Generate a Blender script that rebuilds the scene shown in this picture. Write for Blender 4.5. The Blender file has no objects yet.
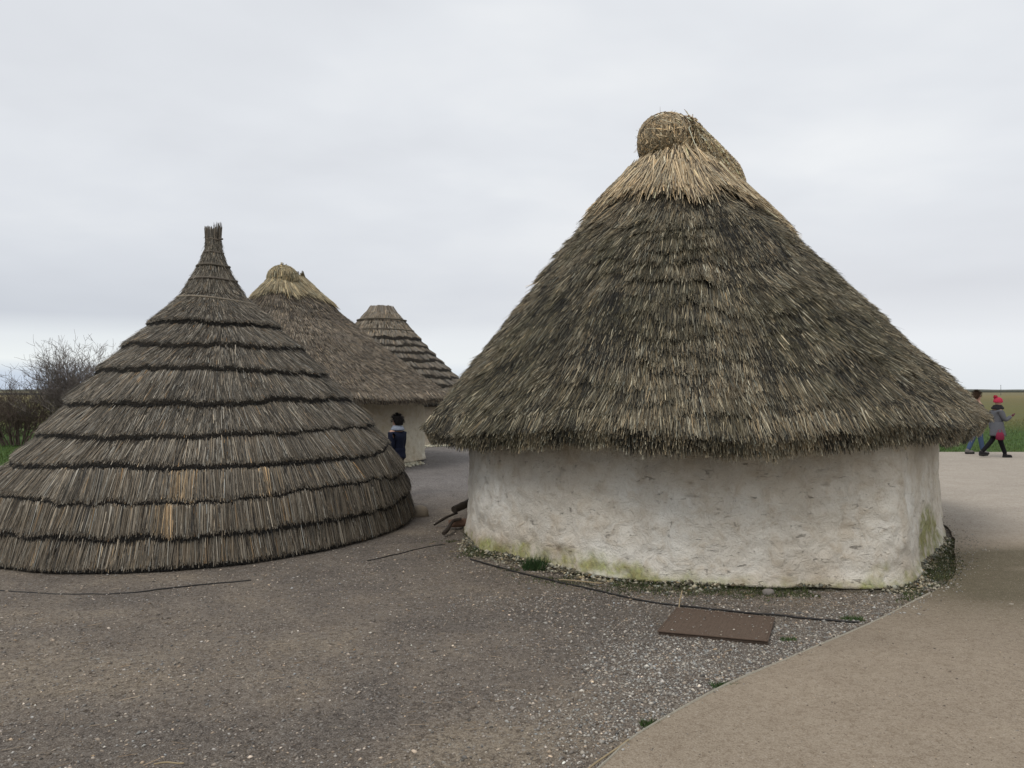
import bpy, math, random
import numpy as np
from mathutils import Vector

# ------------------------------------------------------------------ camera, world, sun, exposure
scene = bpy.context.scene
COL = scene.collection
random.seed(7)
rng = np.random.default_rng(11)
R = math.radians

cam_d = bpy.data.cameras.new('camera')
cam = bpy.data.objects.new('camera', cam_d)
COL.objects.link(cam)
cam_d.sensor_width = 36.0
cam_d.lens = 36.0 * 797.0 / 1024.0
cam_d.clip_start = 0.05
cam_d.clip_end = 6000
cam.location = (0, 0, 1.7)
cam.rotation_euler = (R(90.5), 0, 0)
scene.camera = cam

SUN_EL, SUN_AZ = 52.0, 215.0          # compass style: from behind and left of the camera
world = bpy.data.worlds.new('World')
scene.world = world
world.use_nodes = True


def nd(t, kind, x=0, y=0, **kw):
    n = t.nodes.new(kind)
    n.location = (x, y)
    for k, v in kw.items():
        setattr(n, k, v)
    return n


def lk(t, a, ao, b, bi):
    t.links.new(a.outputs[ao], b.inputs[bi])


def math_n(t, op, a=None, b=None, c=None, clamp=False):
    n = nd(t, 'ShaderNodeMath', operation=op)
    n.use_clamp = clamp
    for i, v in enumerate((a, b, c)):
        if v is None:
            continue
        if isinstance(v, (int, float)):
            n.inputs[i].default_value = v
        else:
            t.links.new(v, n.inputs[i])
    return n.outputs[0]


def mix_c(t, fac, a, b, blend='MIX'):
    n = nd(t, 'ShaderNodeMix', data_type='RGBA', blend_type=blend)
    n.clamp_factor = True
    for i, v in ((0, fac), (6, a), (7, b)):
        if isinstance(v, (int, float)):
            n.inputs[i].default_value = v
        elif isinstance(v, tuple):
            n.inputs[i].default_value = (*v, 1) if len(v) == 3 else v
        else:
            t.links.new(v, n.inputs[i])
    return n.outputs[2]


def ramp_n(t, fac, stops, interp='LINEAR'):
    n = nd(t, 'ShaderNodeValToRGB')
    n.color_ramp.interpolation = interp
    els = n.color_ramp.elements
    while len(els) < len(stops):
        els.new(0.5)
    for e, (p, c) in zip(els, stops):
        e.position = p
        e.color = (c, c, c, 1) if isinstance(c, (int, float)) else (*c, 1)
    t.links.new(fac, n.inputs[0])
    return n.outputs[0]


def noise_n(t, vec, scale, detail=4, rough=0.55, dist=0.0):
    n = nd(t, 'ShaderNodeTexNoise')
    n.inputs['Scale'].default_value = scale
    n.inputs['Detail'].default_value = detail
    n.inputs['Roughness'].default_value = rough
    n.inputs['Distortion'].default_value = dist
    if vec is not None:
        t.links.new(vec, n.inputs['Vector'])
    return n.outputs['Fac']


def build_world():
    t = world.node_tree
    t.nodes.clear()
    out = nd(t, 'ShaderNodeOutputWorld')
    bg = nd(t, 'ShaderNodeBackground')
    bg.inputs['Strength'].default_value = 0.1
    sky = nd(t, 'ShaderNodeTexSky', sky_type='NISHITA')
    sky.sun_disc = False
    sky.sun_elevation = R(SUN_EL)
    sky.sun_rotation = R(SUN_AZ)
    tc = nd(t, 'ShaderNodeTexCoord')
    sep = nd(t, 'ShaderNodeSeparateXYZ')
    lk(t, tc, 'Generated', sep, 0)
    X, Y, Z = sep.outputs
    zz = math_n(t, 'ADD', math_n(t, 'MAXIMUM', Z, 0.0), 0.13)
    comb = nd(t, 'ShaderNodeCombineXYZ')
    t.links.new(math_n(t, 'DIVIDE', X, zz), comb.inputs[0])
    t.links.new(math_n(t, 'DIVIDE', Y, zz), comb.inputs[1])
    n1 = noise_n(t, comb.outputs[0], 0.42, 5, 0.5, 0.3)
    n2 = noise_n(t, comb.outputs[0], 1.5, 4, 0.5, 0.2)
    nn = math_n(t, 'ADD', math_n(t, 'MULTIPLY', n1, 0.75), math_n(t, 'MULTIPLY', n2, 0.25))
    cloud = ramp_n(t, nn, [(0.38, (0.515, 0.53, 0.56)), (0.5, (0.59, 0.608, 0.635)), (0.62, (0.70, 0.71, 0.715))])
    # paler and bluer streaks low over the horizon, mostly towards the left
    n3 = noise_n(t, comb.outputs[0], 0.22, 3, 0.5)
    zl = math_n(t, 'ADD', Z, math_n(t, 'MULTIPLY', math_n(t, 'SUBTRACT', n3, 0.5), 0.03))
    low = ramp_n(t, zl, [(0.0, (0.42, 0.48, 0.57)), (0.018, (0.46, 0.52, 0.60)), (0.035, (0.66, 0.69, 0.69)),
                         (0.062, (0.60, 0.63, 0.65)), (0.085, (0.44, 0.465, 0.51)), (0.20, (0.53, 0.55, 0.585))])
    lowR = ramp_n(t, zl, [(0.0, (0.58, 0.61, 0.64)), (0.06, (0.63, 0.645, 0.67)), (0.12, (0.53, 0.54, 0.57)), (0.25, (0.60, 0.615, 0.64))])
    side = ramp_n(t, math_n(t, 'ADD', math_n(t, 'MULTIPLY', X, 1.0), 0.5), [(0.12, 0.0), (0.72, 1.0)])
    lo = mix_c(t, side, low, lowR)
    f = ramp_n(t, Z, [(0.02, 1.0), (0.30, 0.12)])
    c = mix_c(t, f, cloud, lo)
    # whole cloud colour scaled up evenly to offset the low background strength
    c = mix_c(t, 1.0, c, (10.0, 10.0, 10.0), 'MULTIPLY')
    c2 = mix_c(t, 0.97, sky.outputs[0], c)
    t.links.new(c2, bg.inputs['Color'])
    lk(t, bg, 0, out, 0)


build_world()

sun_d = bpy.data.lights.new('sun', 'SUN')
sun_d.energy = 1.0
sun_d.angle = R(25)
sun_d.color = (1.0, 0.96, 0.90)
sun = bpy.data.objects.new('sun', sun_d)
COL.objects.link(sun)
az = R(SUN_AZ)
sdir = Vector((math.sin(az) * math.cos(R(SUN_EL)), math.cos(az) * math.cos(R(SUN_EL)), math.sin(R(SUN_EL))))
sun.rotation_euler = (-sdir).to_track_quat('-Z', 'Y').to_euler()

vs = scene.view_settings
vs.view_transform = 'Standard'
vs.look = 'None'
vs.exposure = 0.42
vs.gamma = 1.0
vs.use_curve_mapping = False


# ------------------------------------------------------------------ helpers
def tag(o, label=None, cat=None, group=None, kind=None):
    for k, v in (('label', label), ('category', cat), ('group', group), ('kind', kind)):
        if v:
            o[k] = v
    return o


def empty(name, loc=(0, 0, 0), rz=0.0):
    o = bpy.data.objects.new(name, None)
    o.location = loc
    o.rotation_euler = (0, 0, rz)
    o.empty_display_size = 0.3
    COL.objects.link(o)
    return o


class Acc:
    """collects vertices, faces of 3 or 4 corners, one colour per vertex, one material slot per face"""
    def __init__(self):
        self.V, self.C, self.F, self.M, self.n = [], [], [], [], 0

    def add(self, V, F, col, mat=0):
        V = np.asarray(V, dtype=np.float64).reshape(-1, 3)
        F = np.asarray(F, dtype=np.int64)
        col = np.asarray(col, dtype=np.float64)
        if col.ndim == 1:
            col = np.tile(col, (len(V), 1))
        self.V.append(V)
        self.C.append(col)
        self.F.append(F + self.n)
        self.M.append(np.full(len(F), mat))
        self.n += len(V)

    def build(self, name, mats, parent=None, smooth=False, origin=(0, 0, 0)):
        V = np.concatenate(self.V) - np.array(origin)
        C = np.concatenate(self.C)
        me = bpy.data.meshes.new(name)
        me.vertices.add(len(V))
        me.vertices.foreach_set('co', V.astype(np.float32).ravel())
        li = np.concatenate([f.ravel() for f in self.F])
        tot = np.concatenate([np.full(len(f), f.shape[1]) for f in self.F])
        start = np.concatenate([[0], np.cumsum(tot)[:-1]])
        me.loops.add(len(li))
        me.loops.foreach_set('vertex_index', li.astype(np.int32))
        me.polygons.add(len(tot))
        me.polygons.foreach_set('loop_start', start.astype(np.int32))
        me.polygons.foreach_set('loop_total', tot.astype(np.int32))
        me.polygons.foreach_set('material_index', np.concatenate(self.M).astype(np.int32))
        a = me.color_attributes.new('Col', 'FLOAT_COLOR', 'POINT')
        a.data.foreach_set('color', np.hstack([C, np.ones((len(C), 1))]).astype(np.float32).ravel())
        me.update(calc_edges=True)
        me.validate()
        if smooth:
            me.polygons.foreach_set('use_smooth', np.ones(len(me.polygons), dtype=bool))
        for m in (mats if isinstance(mats, (list, tuple)) else [mats]):
            me.materials.append(m)
        o = bpy.data.objects.new(name, me)
        COL.objects.link(o)
        if parent is not None:
            o.parent = parent
            o.location = Vector(origin) - Vector(parent.location)
        else:
            o.location = origin
        return o


def _h(ix, iy, iz, s):
    h = (ix * 374761393 + iy * 668265263 + iz * 2147483647 + s * 1274126177) & 0xFFFFFFFF
    h = ((h ^ (h >> 13)) * 1274126177) & 0xFFFFFFFF
    h = ((h ^ (h >> 15)) * 2246822519) & 0xFFFFFFFF
    return ((h ^ (h >> 16)) & 0xFFFFFF) / 16777215.0


def vn(p, scale=1.0, seed=0):
    """value noise, -1..1"""
    p = np.asarray(p, dtype=np.float64) * scale
    i = np.floor(p).astype(np.int64)
    f = p - i
    f = f * f * (3 - 2 * f)
    out = 0
    for a in (0, 1):
        for b in (0, 1):
            for c in (0, 1):
                w = (f[..., 0] if a else 1 - f[..., 0]) * (f[..., 1] if b else 1 - f[..., 1]) * (f[..., 2] if c else 1 - f[..., 2])
                out = out + w * _h(i[..., 0] + a, i[..., 1] + b, i[..., 2] + c, seed)
    return out * 2 - 1


def fbm(p, scale=1.0, oct=4, seed=0, gain=0.5):
    s, a, n = 0, 1.0, 0
    for k in range(oct):
        s = s + a * vn(p, scale * 2 ** k, seed + k * 17)
        n += a
        a *= gain
    return s / n


def nrm(v):
    return v / np.maximum(np.linalg.norm(v, axis=-1, keepdims=True), 1e-9)


def spline(pts, n, closed=True):
    P = np.array(pts, dtype=float)
    m = len(P)
    out = []
    segs = m if closed else m - 1
    for i in range(segs):
        if closed:
            p0, p1, p2, p3 = P[(i - 1) % m], P[i], P[(i + 1) % m], P[(i + 2) % m]
        else:
            p0, p1, p2, p3 = P[max(i - 1, 0)], P[i], P[i + 1], P[min(i + 2, m - 1)]
        for t in np.linspace(0, 1, 24, endpoint=False):
            out.append(0.5 * ((2 * p1) + (-p0 + p2) * t + (2 * p0 - 5 * p1 + 4 * p2 - p3) * t * t + (-p0 + 3 * p1 - 3 * p2 + p3) * t ** 3))
    if not closed:
        out.append(P[-1])
    out = np.array(out)
    if closed:
        out = np.vstack([out, out[:1]])
    d = np.concatenate([[0], np.cumsum(np.linalg.norm(np.diff(out, axis=0), axis=1))])
    q = np.linspace(0, d[-1], n, endpoint=not closed)
    return np.stack([np.interp(q, d, out[:, k]) for k in range(P.shape[1])], axis=1)


def grid_faces(nu, nv, closed=True):
    """u across (nu, wrapped when closed), v down (nv rows)"""
    u = np.arange(nu if closed else nu - 1)
    v = np.arange(nv - 1)
    U, V = np.meshgrid(u, v)
    U, V = U.ravel(), V.ravel()
    U2 = (U + 1) % nu
    return np.stack([V * nu + U, (V + 1) * nu + U, (V + 1) * nu + U2, V * nu + U2], axis=1)


def straw_geo(acc, tip, root, N, w, col, taper=0.35, mat=0, roll=0.7):
    """straws as folded tapering blades from root to tip"""
    n = len(tip)
    T = nrm(tip - root)
    S = nrm(np.cross(T, N))
    Nn = nrm(np.cross(S, T))
    a = rng.uniform(-roll, roll, n)[:, None]
    S2 = S * np.cos(a) + Nn * np.sin(a)
    N2 = Nn * np.cos(a) - S * np.sin(a)
    w = np.broadcast_to(np.asarray(w, dtype=float), (n,))[:, None]
    V = np.stack([root - S2 * w / 2, root + N2 * w * .45, root + S2 * w / 2,
                  tip - S2 * w / 2 * taper, tip + N2 * w * .45 * taper, tip + S2 * w / 2 * taper], axis=1).reshape(-1, 3)
    b = (np.arange(n) * 6)[:, None]
    F = np.concatenate([b + np.array([[0, 1, 4, 3]]), b + np.array([[1, 2, 5, 4]])])
    acc.add(V, F, np.repeat(col, 6, axis=0), mat)


def tube(acc, pts, rad, col, sides=6, mat=0, cap=True):
    P = np.array(pts, dtype=float)
    n = len(P)
    rad = np.broadcast_to(np.asarray(rad, dtype=float), (n,))
    T = nrm(np.gradient(P, axis=0))
    ref = np.array([0, 0, 1.0]) if abs(T[0][2]) < .9 else np.array([1.0, 0, 0])
    A = nrm(np.cross(T, ref))
    B = nrm(np.cross(T, A))
    th = np.linspace(0, 2 * math.pi, sides, endpoint=False)
    V = (P[:, None] + rad[:, None, None] * (A[:, None] * np.cos(th)[None, :, None] + B[:, None] * np.sin(th)[None, :, None])).reshape(-1, 3)
    F = grid_faces(sides, n)
    acc.add(V, F, col, mat)
    if cap:
        for k, base in ((0, 0), (n - 1, (n - 1) * sides)):
            ring = V[base:base + sides]
            c = P[k][None]
            VV = np.vstack([ring, c])
            FF = np.array([[i, (i + 1) % sides, sides] for i in range(sides)])
            if k == 0:
                FF = FF[:, ::-1]
            acc.add(VV, FF, col, mat)


def hsv_jit(base, n, amt=0.25, warm=0.06):
    """n colours around a base colour"""
    b = np.array(base)[None] * np.exp(rng.normal(0, amt, (n, 1)))
    wv = rng.normal(0, warm, (n, 1))
    return np.clip(b * (1 + wv * np.array([[1, 0.1, -1.0]])), 0.004, 0.9)


def ell(a, c, r, col, n1=12, n2=8):
    ph = np.linspace(0, pi, n2)
    th_ = np.linspace(0, 2 * pi, n1, endpoint=False)
    V = np.array([[(c[0] + r[0] * math.sin(p) * math.cos(t), c[1] + r[1] * math.sin(p) * math.sin(t), c[2] + r[2] * math.cos(p)) for t in th_] for p in ph]).reshape(-1, 3)
    a.add(V, grid_faces(n1, n2), col)



# ------------------------------------------------------------------ materials
def mat_base(name, rough=0.85, spec=0.3):
    m = bpy.data.materials.new(name)
    m.use_nodes = True
    t = m.node_tree
    b = t.nodes['Principled BSDF']
    b.inputs['Roughness'].default_value = rough
    b.inputs['Specular IOR Level'].default_value = spec
    return m, t, b


def obj_coord(t):
    return nd(t, 'ShaderNodeTexCoord').outputs['Object']


def mat_attr(name, rough=0.85, spec=0.25, nscale=60, namt=0.35, bump=0.0, bscale=80, bdist=0.01):
    m, t, b = mat_base(name, rough, spec)
    at = nd(t, 'ShaderNodeAttribute')
    at.attribute_name = 'Col'
    v = obj_coord(t)
    n = noise_n(t, v, nscale, 3, 0.6)
    f = math_n(t, 'ADD', math_n(t, 'MULTIPLY', n, 2 * namt), 1 - namt)
    cc = nd(t, 'ShaderNodeCombineXYZ')
    for i in range(3):
        t.links.new(f, cc.inputs[i])
    c = mix_c(t, 1.0, at.outputs['Color'], cc.outputs[0], 'MULTIPLY')
    t.links.new(c, b.inputs['Base Color'])
    if bump > 0:
        bn = nd(t, 'ShaderNodeBump')
        bn.inputs['Strength'].default_value = bump
        bn.inputs['Distance'].default_value = bdist
        t.links.new(noise_n(t, v, bscale, 6, 0.65), bn.inputs['Height'])
        lk(t, bn, 0, b, 'Normal')
    return m


M = {}
M['straw'] = mat_attr('dry_straw', 0.75, 0.3, 25, 0.22)
M['core'] = mat_attr('old_thatch', 0.95, 0.1, 50, 0.4, 0.8, 90, 0.02)
M['bark'] = mat_attr('bark', 0.9, 0.2, 30, 0.3)
M['leaf'] = mat_attr('grass_blade', 0.7, 0.3, 8, 0.25)
M['stone'] = mat_attr('stone_chip', 0.85, 0.3, 40, 0.2)
M['cloth'] = mat_attr('cloth', 0.9, 0.15, 40, 0.2, 0.4, 60, 0.01)
M['skin'] = mat_attr('skin', 0.55, 0.4, 10, 0.08)
M['wood'] = mat_attr('weathered_wood', 0.85, 0.2, 40, 0.35, 0.5, 60, 0.01)
M['rubber'] = mat_attr('black_plastic', 0.6, 0.4, 40, 0.3)


def mat_wall():
    m, t, b = mat_base('chalk_daub', 0.92, 0.15)
    at = nd(t, 'ShaderNodeAttribute')
    at.attribute_name = 'Col'
    v = obj_coord(t)
    big = noise_n(t, v, 1.3, 6, 0.6, 0.4)
    mid = noise_n(t, v, 7, 7, 0.68, 0.6)
    fine = noise_n(t, v, 60, 5, 0.7)
    c = mix_c(t, ramp_n(t, big, [(0.38, 0.0), (0.64, 0.55)]), at.outputs['Color'], (0.78, 0.70, 0.60), 'MULTIPLY')
    c = mix_c(t, ramp_n(t, mid, [(0.48, 0.0), (0.68, 0.6)]), c, (0.74, 0.66, 0.56), 'MULTIPLY')
    c = mix_c(t, ramp_n(t, fine, [(0.3, 0.45), (0.5, 0.0)]), c, (0.68, 0.64, 0.58), 'MULTIPLY')
    # thin dark smears trowelled into the daub
    mp = nd(t, 'ShaderNodeMapping')
    mp.inputs['Scale'].default_value = (1.0, 1.0, 2.6)
    t.links.new(v, mp.inputs[0])
    cr = noise_n(t, mp.outputs[0], 9, 6, 0.75, 1.05)
    crk = ramp_n(t, cr, [(0.61, 0.0), (0.68, 0.6)])
    c = mix_c(t, crk, c, (0.20, 0.17, 0.14))
    vo = nd(t, 'ShaderNodeTexVoronoi')
    vo.inputs['Scale'].default_value = 16
    t.links.new(mp.outputs[0], vo.inputs['Vector'])
    spk = ramp_n(t, vo.outputs['Distance'], [(0.04, 0.6), (0.09, 0.0)])
    c = mix_c(t, spk, c, (0.14, 0.12, 0.10))
    t.links.new(c, b.inputs['Base Color'])
    h = math_n(t, 'ADD', math_n(t, 'MULTIPLY', mid, 1.0), math_n(t, 'MULTIPLY', fine, 0.22))
    h = math_n(t, 'SUBTRACT', h, math_n(t, 'MULTIPLY', crk, 0.35))
    bn = nd(t, 'ShaderNodeBump')
    bn.inputs['Strength'].default_value = 0.9
    bn.inputs['Distance'].default_value = 0.055
    t.links.new(h, bn.inputs['Height'])
    lk(t, bn, 0, b, 'Normal')
    return m


def mat_ground(name, chip_scale, chip_lo, chip_col, dark_col, bump=0.6, dist=0.02, amt=1.0):
    """packed gravel: colour attribute times speckle of chips; the attribute's alpha-free red/green/blue carry the patches"""
    m, t, b = mat_base(name, 0.9, 0.2)
    at = nd(t, 'ShaderNodeAttribute')
    at.attribute_name = 'Col'
    v = obj_coord(t)
    vo = nd(t, 'ShaderNodeTexVoronoi')
    vo.inputs['Scale'].default_value = chip_scale
    vo.inputs['Randomness'].default_value = 1.0
    t.links.new(v, vo.inputs['Vector'])
    sepc = nd(t, 'ShaderNodeSeparateColor')
    t.links.new(vo.outputs['Color'], sepc.inputs[0])
    f1 = noise_n(t, v, 3.0, 6, 0.65)
    f2 = noise_n(t, v, 120, 4, 0.7)
    f3 = noise_n(t, v, 24, 5, 0.7)
    c = at.outputs['Color']
    c = mix_c(t, ramp_n(t, f1, [(0.35, 0.0), (0.7, 0.5 * amt)]), c, (0.72, 0.68, 0.66), 'MULTIPLY')
    c = mix_c(t, ramp_n(t, f3, [(0.40, 0.55 * amt), (0.56, 0.0)]), c, dark_col, 'MULTIPLY')
    c = mix_c(t, ramp_n(t, f2, [(0.38, 0.9 * amt), (0.54, 0.0)]), c, dark_col, 'MULTIPLY')
    c = mix_c(t, ramp_n(t, f2, [(0.54, 0.0), (0.68, 0.8 * amt)]), c, chip_col)
    chip = math_n(t, 'MULTIPLY', ramp_n(t, sepc.outputs[0], [(chip_lo, 0.0), (min(chip_lo + 0.12, 1), 1.0)]),
                  ramp_n(t, vo.outputs['Distance'], [(0.35, 1.0), (0.55, 0.0)]))
    c = mix_c(t, math_n(t, 'MULTIPLY', chip, 0.6), c, chip_col)
    dk = math_n(t, 'MULTIPLY', ramp_n(t, sepc.outputs[1], [(0.8, 0.0), (0.86, 1.0)]), 0.55 * amt)
    c = mix_c(t, dk, c, dark_col, 'MULTIPLY')
    t.links.new(c, b.inputs['Base Color'])
    h = math_n(t, 'ADD', math_n(t, 'MULTIPLY', sepc.outputs[2], 0.35), math_n(t, 'MULTIPLY', f2, 0.5))
    h = math_n(t, 'ADD', h, math_n(t, 'MULTIPLY', f3, 0.8))
    bn = nd(t, 'ShaderNodeBump')
    bn.inputs['Strength'].default_value = bump
    bn.inputs['Distance'].default_value = dist
    t.links.new(h, bn.inputs['Height'])
    lk(t, bn, 0, b, 'Normal')
    return m


def mat_field():
    m, t, b = mat_base('field', 0.95, 0.1)
    v = obj_coord(t)
    sep = nd(t, 'ShaderNodeSeparateXYZ')
    t.links.new(v, sep.inputs[0])
    dd = math_n(t, 'ADD', sep.outputs[1], math_n(t, 'MULTIPLY', math_n(t, 'SUBTRACT', noise_n(t, v, 0.05, 4), 0.5), 30.0))
    f = math_n(t, 'DIVIDE', dd, 400.0)
    base = ramp_n(t, f, [(0.0, (0.055, 0.098, 0.026)), (0.08, (0.060, 0.102, 0.028)), (0.125, (0.135, 0.135, 0.055)),
                         (0.35, (0.16, 0.145, 0.07)), (0.6, (0.20, 0.17, 0.085)), (1.0, (0.19, 0.17, 0.10))])
    n = noise_n(t, v, 2.2, 8, 0.7)
    c = mix_c(t, ramp_n(t, n, [(0.35, 0.7), (0.6, 0.0)]), base, (0.62, 0.66, 0.55), 'MULTIPLY')
    n2 = noise_n(t, v, 0.12, 5, 0.6)
    c = mix_c(t, ramp_n(t, n2, [(0.45, 0.0), (0.65, 0.5)]), c, (1.25, 1.05, 0.8), 'MULTIPLY')
    t.links.new(c, b.inputs['Base Color'])
    bn = nd(t, 'ShaderNodeBump')
    bn.inputs['Strength'].default_value = 0.6
    bn.inputs['Distance'].default_value = 0.05
    t.links.new(noise_n(t, v, 14, 6, 0.7), bn.inputs['Height'])
    lk(t, bn, 0, b, 'Normal')
    return m


M['wall'] = mat_wall()
M['yard'] = mat_ground('packed_gravel', 55, 0.86, (0.34, 0.32, 0.29), (0.42, 0.40, 0.40), 0.9, 0.02)
M['path'] = mat_ground('hoggin', 70, 0.93, (0.40, 0.35, 0.29), (0.60, 0.55, 0.50), 0.5, 0.012, 0.7)
M['field'] = mat_field()
M['metal'] = None


# ------------------------------------------------------------------ the ground
def sheet(name, xs, ys, zfun, colfun, mat, mask=None, label=None):
    X, Y = np.meshgrid(xs, ys)
    P = np.stack([X.ravel(), Y.ravel(), np.zeros(X.size)], axis=1)
    P[:, 2] = zfun(P)
    C = colfun(P)
    F = grid_faces(len(xs), len(ys), closed=False)[:, ::-1]
    F = F[:, [3, 2, 1, 0]]
    F = F[:, ::-1]
    if mask is not None:
        cen = P[F].mean(axis=1)
        F = F[mask(cen)]
    a = Acc()
    a.add(P, F, C)
    o = a.build(name, mat, smooth=True)
    tag(o, kind='structure')
    return o


a = Acc()
a.add([(-3000, -200, -0.035), (3000, -200, -0.035), (3000, 4000, -0.035), (-3000, 4000, -0.035)], [[0, 1, 2, 3]], (0.05, 0.08, 0.03))
tag(a.build('ground', M['field']), kind='structure')

# edge of the pale hoggin path, left to right away from the camera
EDGE = spline([(-0.9, 1.6), (-0.10, 2.85), (0.40, 3.59), (0.63, 3.94), (1.18, 4.53), (1.85, 5.13), (2.60, 5.79), (3.12, 6.30), (3.85, 7.05),
               (4.45, 8.0), (5.05, 9.1), (5.50, 10.2), (5.9, 12.0), (5.6, 14.5), (4.6, 17.0), (3.0, 19.0)], 260, closed=False)
EDGE = EDGE + (0.11 * np.clip((EDGE[:, 1] - 6.5) / 1.2, 0, 1) * np.array([fbm(np.array([[t_ * .12, 0, 0]]), 1, 3, 5)[0] for t_ in range(len(EDGE))]))[:, None]
PATHPOLY = np.vstack([EDGE, [(1.0, 22.0), (4, 22.6), (12.2, 22.3), (30, 21.7), (30, -3), (-0.9, -3)]])


def in_poly(pts, poly):
    x, y = pts[:, 0], pts[:, 1]
    ins = np.zeros(len(pts), bool)
    m = len(poly)
    for i in range(m):
        x1, y1 = poly[i]
        x2, y2 = poly[(i + 1) % m]
        c = ((y1 > y) != (y2 > y))
        with np.errstate(divide='ignore', invalid='ignore'):
            xi = (x2 - x1) * (y - y1) / (y2 - y1 + 1e-12) + x1
        ins ^= c & (x < xi)
    return ins


def edge_dist(P):
    E = EDGE[::3]
    out = np.empty(len(P))
    for k in range(0, len(P), 20000):
        q = P[k:k + 20000, :2]
        out[k:k + 20000] = np.sqrt(((q[:, None] - E[None]) ** 2).sum(-1)).min(1)
    return out


def sstep(x, a, b):
    t = np.clip((x - a) / (b - a), 0, 1)
    return t * t * (3 - 2 * t)


def yard_z(P):
    z = -0.012 + 0.012 * fbm(P, 0.8, 4, 5) + 0.005 * fbm(P, 7, 3, 9)
    far = sstep(P[:, 1], 12, 20)
    return np.minimum(z * (1 - far) - 0.012 * far, 0.004)


def yard_col(P):
    n = fbm(P, 0.75, 5, 21)
    n2 = fbm(P, 2.6, 6, 40, .65)
    dark = np.array([0.198, 0.170, 0.142])
    tan = np.array([0.350, 0.292, 0.218])
    mid = np.array([0.268, 0.227, 0.182])
    # tan, worn patches: left foreground, bottom centre
    def blob(cx, cy, rx, ry):
        return np.exp(-(((P[:, 0] - cx) / rx) ** 2 + ((P[:, 1] - cy) / ry) ** 2))
    f = 0.42 + 0.55 * n + 0.75 * n2
    f += 0.35 * blob(-1.75, 5.0, 1.0, 0.8) + 0.95 * blob(-0.12, 3.85, 0.42, 0.42) + 0.3 * blob(-3, 4.4, 1.2, .6) + 0.35 * blob(0.3, 4.4, .35, .4)
    f -= 0.55 * blob(0.35, 5.9, 0.9, 0.9) + 0.4 * blob(-0.9, 4.1, .6, .4) + 0.35 * blob(-3.2, 3.6, 1.2, 0.5)
    f = np.clip(f, 0, 1)[:, None]
    c = np.where(f < 0.5, dark + (mid - dark) * f * 2, mid + (tan - mid) * (f - .5) * 2)
    # greyer stone further back between the huts
    g = sstep(P[:, 1], 10.5, 15)[:, None]
    c = c * (1 - g) + np.array([0.27, 0.25, 0.235]) * (1 + 0.25 * n2[:, None]) * g
    gl = (sstep(-P[:, 0], 7.5, 10) * sstep(P[:, 1], 11, 14))[:, None]
    c = c * (1 - gl) + np.array([0.30, 0.27, 0.235]) * gl
    return np.clip(c, 0.02, 0.6)


def path_z(P):
    return 0.016 + 0.004 * fbm(P, 0.7, 3, 3)


def path_col(P):
    n = fbm(P, 0.6, 5, 61)
    n2 = fbm(P * np.array([1, 2.4, 1]), 1.0, 5, 70)
    c = np.array([0.345, 0.288, 0.218]) * (1 + 0.16 * n[:, None] + 0.10 * n2[:, None])
    pale = sstep(P[:, 1] + 1.3 * n, 8.2, 11)[:, None]
    c = c * (1 - pale) + np.array([0.45, 0.405, 0.345]) * (1 + 0.10 * n2[:, None]) * pale
    # damp greenish stain beside the hut's corner
    d = np.exp(-(((P[:, 0] - 4.2) / 1.15) ** 2 + ((P[:, 1] - 7.0) / 0.95) ** 2)) + 0.7 * np.exp(-(((P[:, 0] - 5.6) / 1.05) ** 2 + ((P[:, 1] - 8.0) / .55) ** 2))
    d = np.clip(d * (1.25 + 1.1 * n2 + .5 * n), 0, 0.85)[:, None]
    c = c * (1 - d) + np.array([0.120, 0.105, 0.062]) * d
    return np.clip(c, 0.02, 0.7)


def pad(lo, a0, b0, hi, d):
    return np.concatenate([np.arange(lo, a0, 0.6), np.arange(a0, b0, d), np.arange(b0, hi + .1, 0.6)])


def yard_mask(C):
    lim = 18.4 + 0.25 * vn(C, 0.7, 3)
    near_left = (C[:, 0] < -9) & (C[:, 1] < lim)
    mid = (C[:, 0] >= -9) & (C[:, 1] < 34)
    return (near_left | mid) & ~((C[:, 0] > 2) & (C[:, 1] > 21.5))


sheet('gravel_yard', pad(-26, -7, 6, 8, 0.06), np.concatenate([np.arange(-3, 2, .6), np.arange(2, 12, .06), np.arange(12, 35, .35)]),
      yard_z, yard_col, M['yard'], yard_mask)

# path sheet: structured strip from the edge curve to the right, so its border follows the curve exactly
def path_sheet():
    far = np.stack([np.interp(np.linspace(0, 1, 260), [0, .25, .55, 0.8, 1], [10, 14, 24, 30, 30]),
                    np.interp(np.linspace(0, 1, 260), [0, .25, .5, 0.8, 1], [-3, 2, 8, 15, 21.7])], axis=1)
    E = EDGE.copy()
    E = np.vstack([[(-1.5, -3.0)], E, [(2.0, 22.2)]])
    far = np.vstack([[(30, -3)], far, [(30, 21.8)]])
    far[:, 0] = 30
    far[:, 1] = np.linspace(-3, 21.8, len(far))
    s = np.concatenate([np.linspace(0, 0.25, 110) ** 1.0, np.linspace(0.255, 1, 60)])
    P = E[None] * (1 - s[:, None, None]) + far[None] * s[:, None, None]
    P = np.concatenate([P, np.zeros(P.shape[:2] + (1,))], axis=2).reshape(-1, 3)
    P[:, 2] = path_z(P)
    F = grid_faces(len(E), len(s), closed=False)
    a = Acc()
    a.add(P, F, path_col(P))
    # small outer border skirt down to the yard
    tag(a.build('path', M['path'], smooth=True), kind='structure')


path_sheet()

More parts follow.
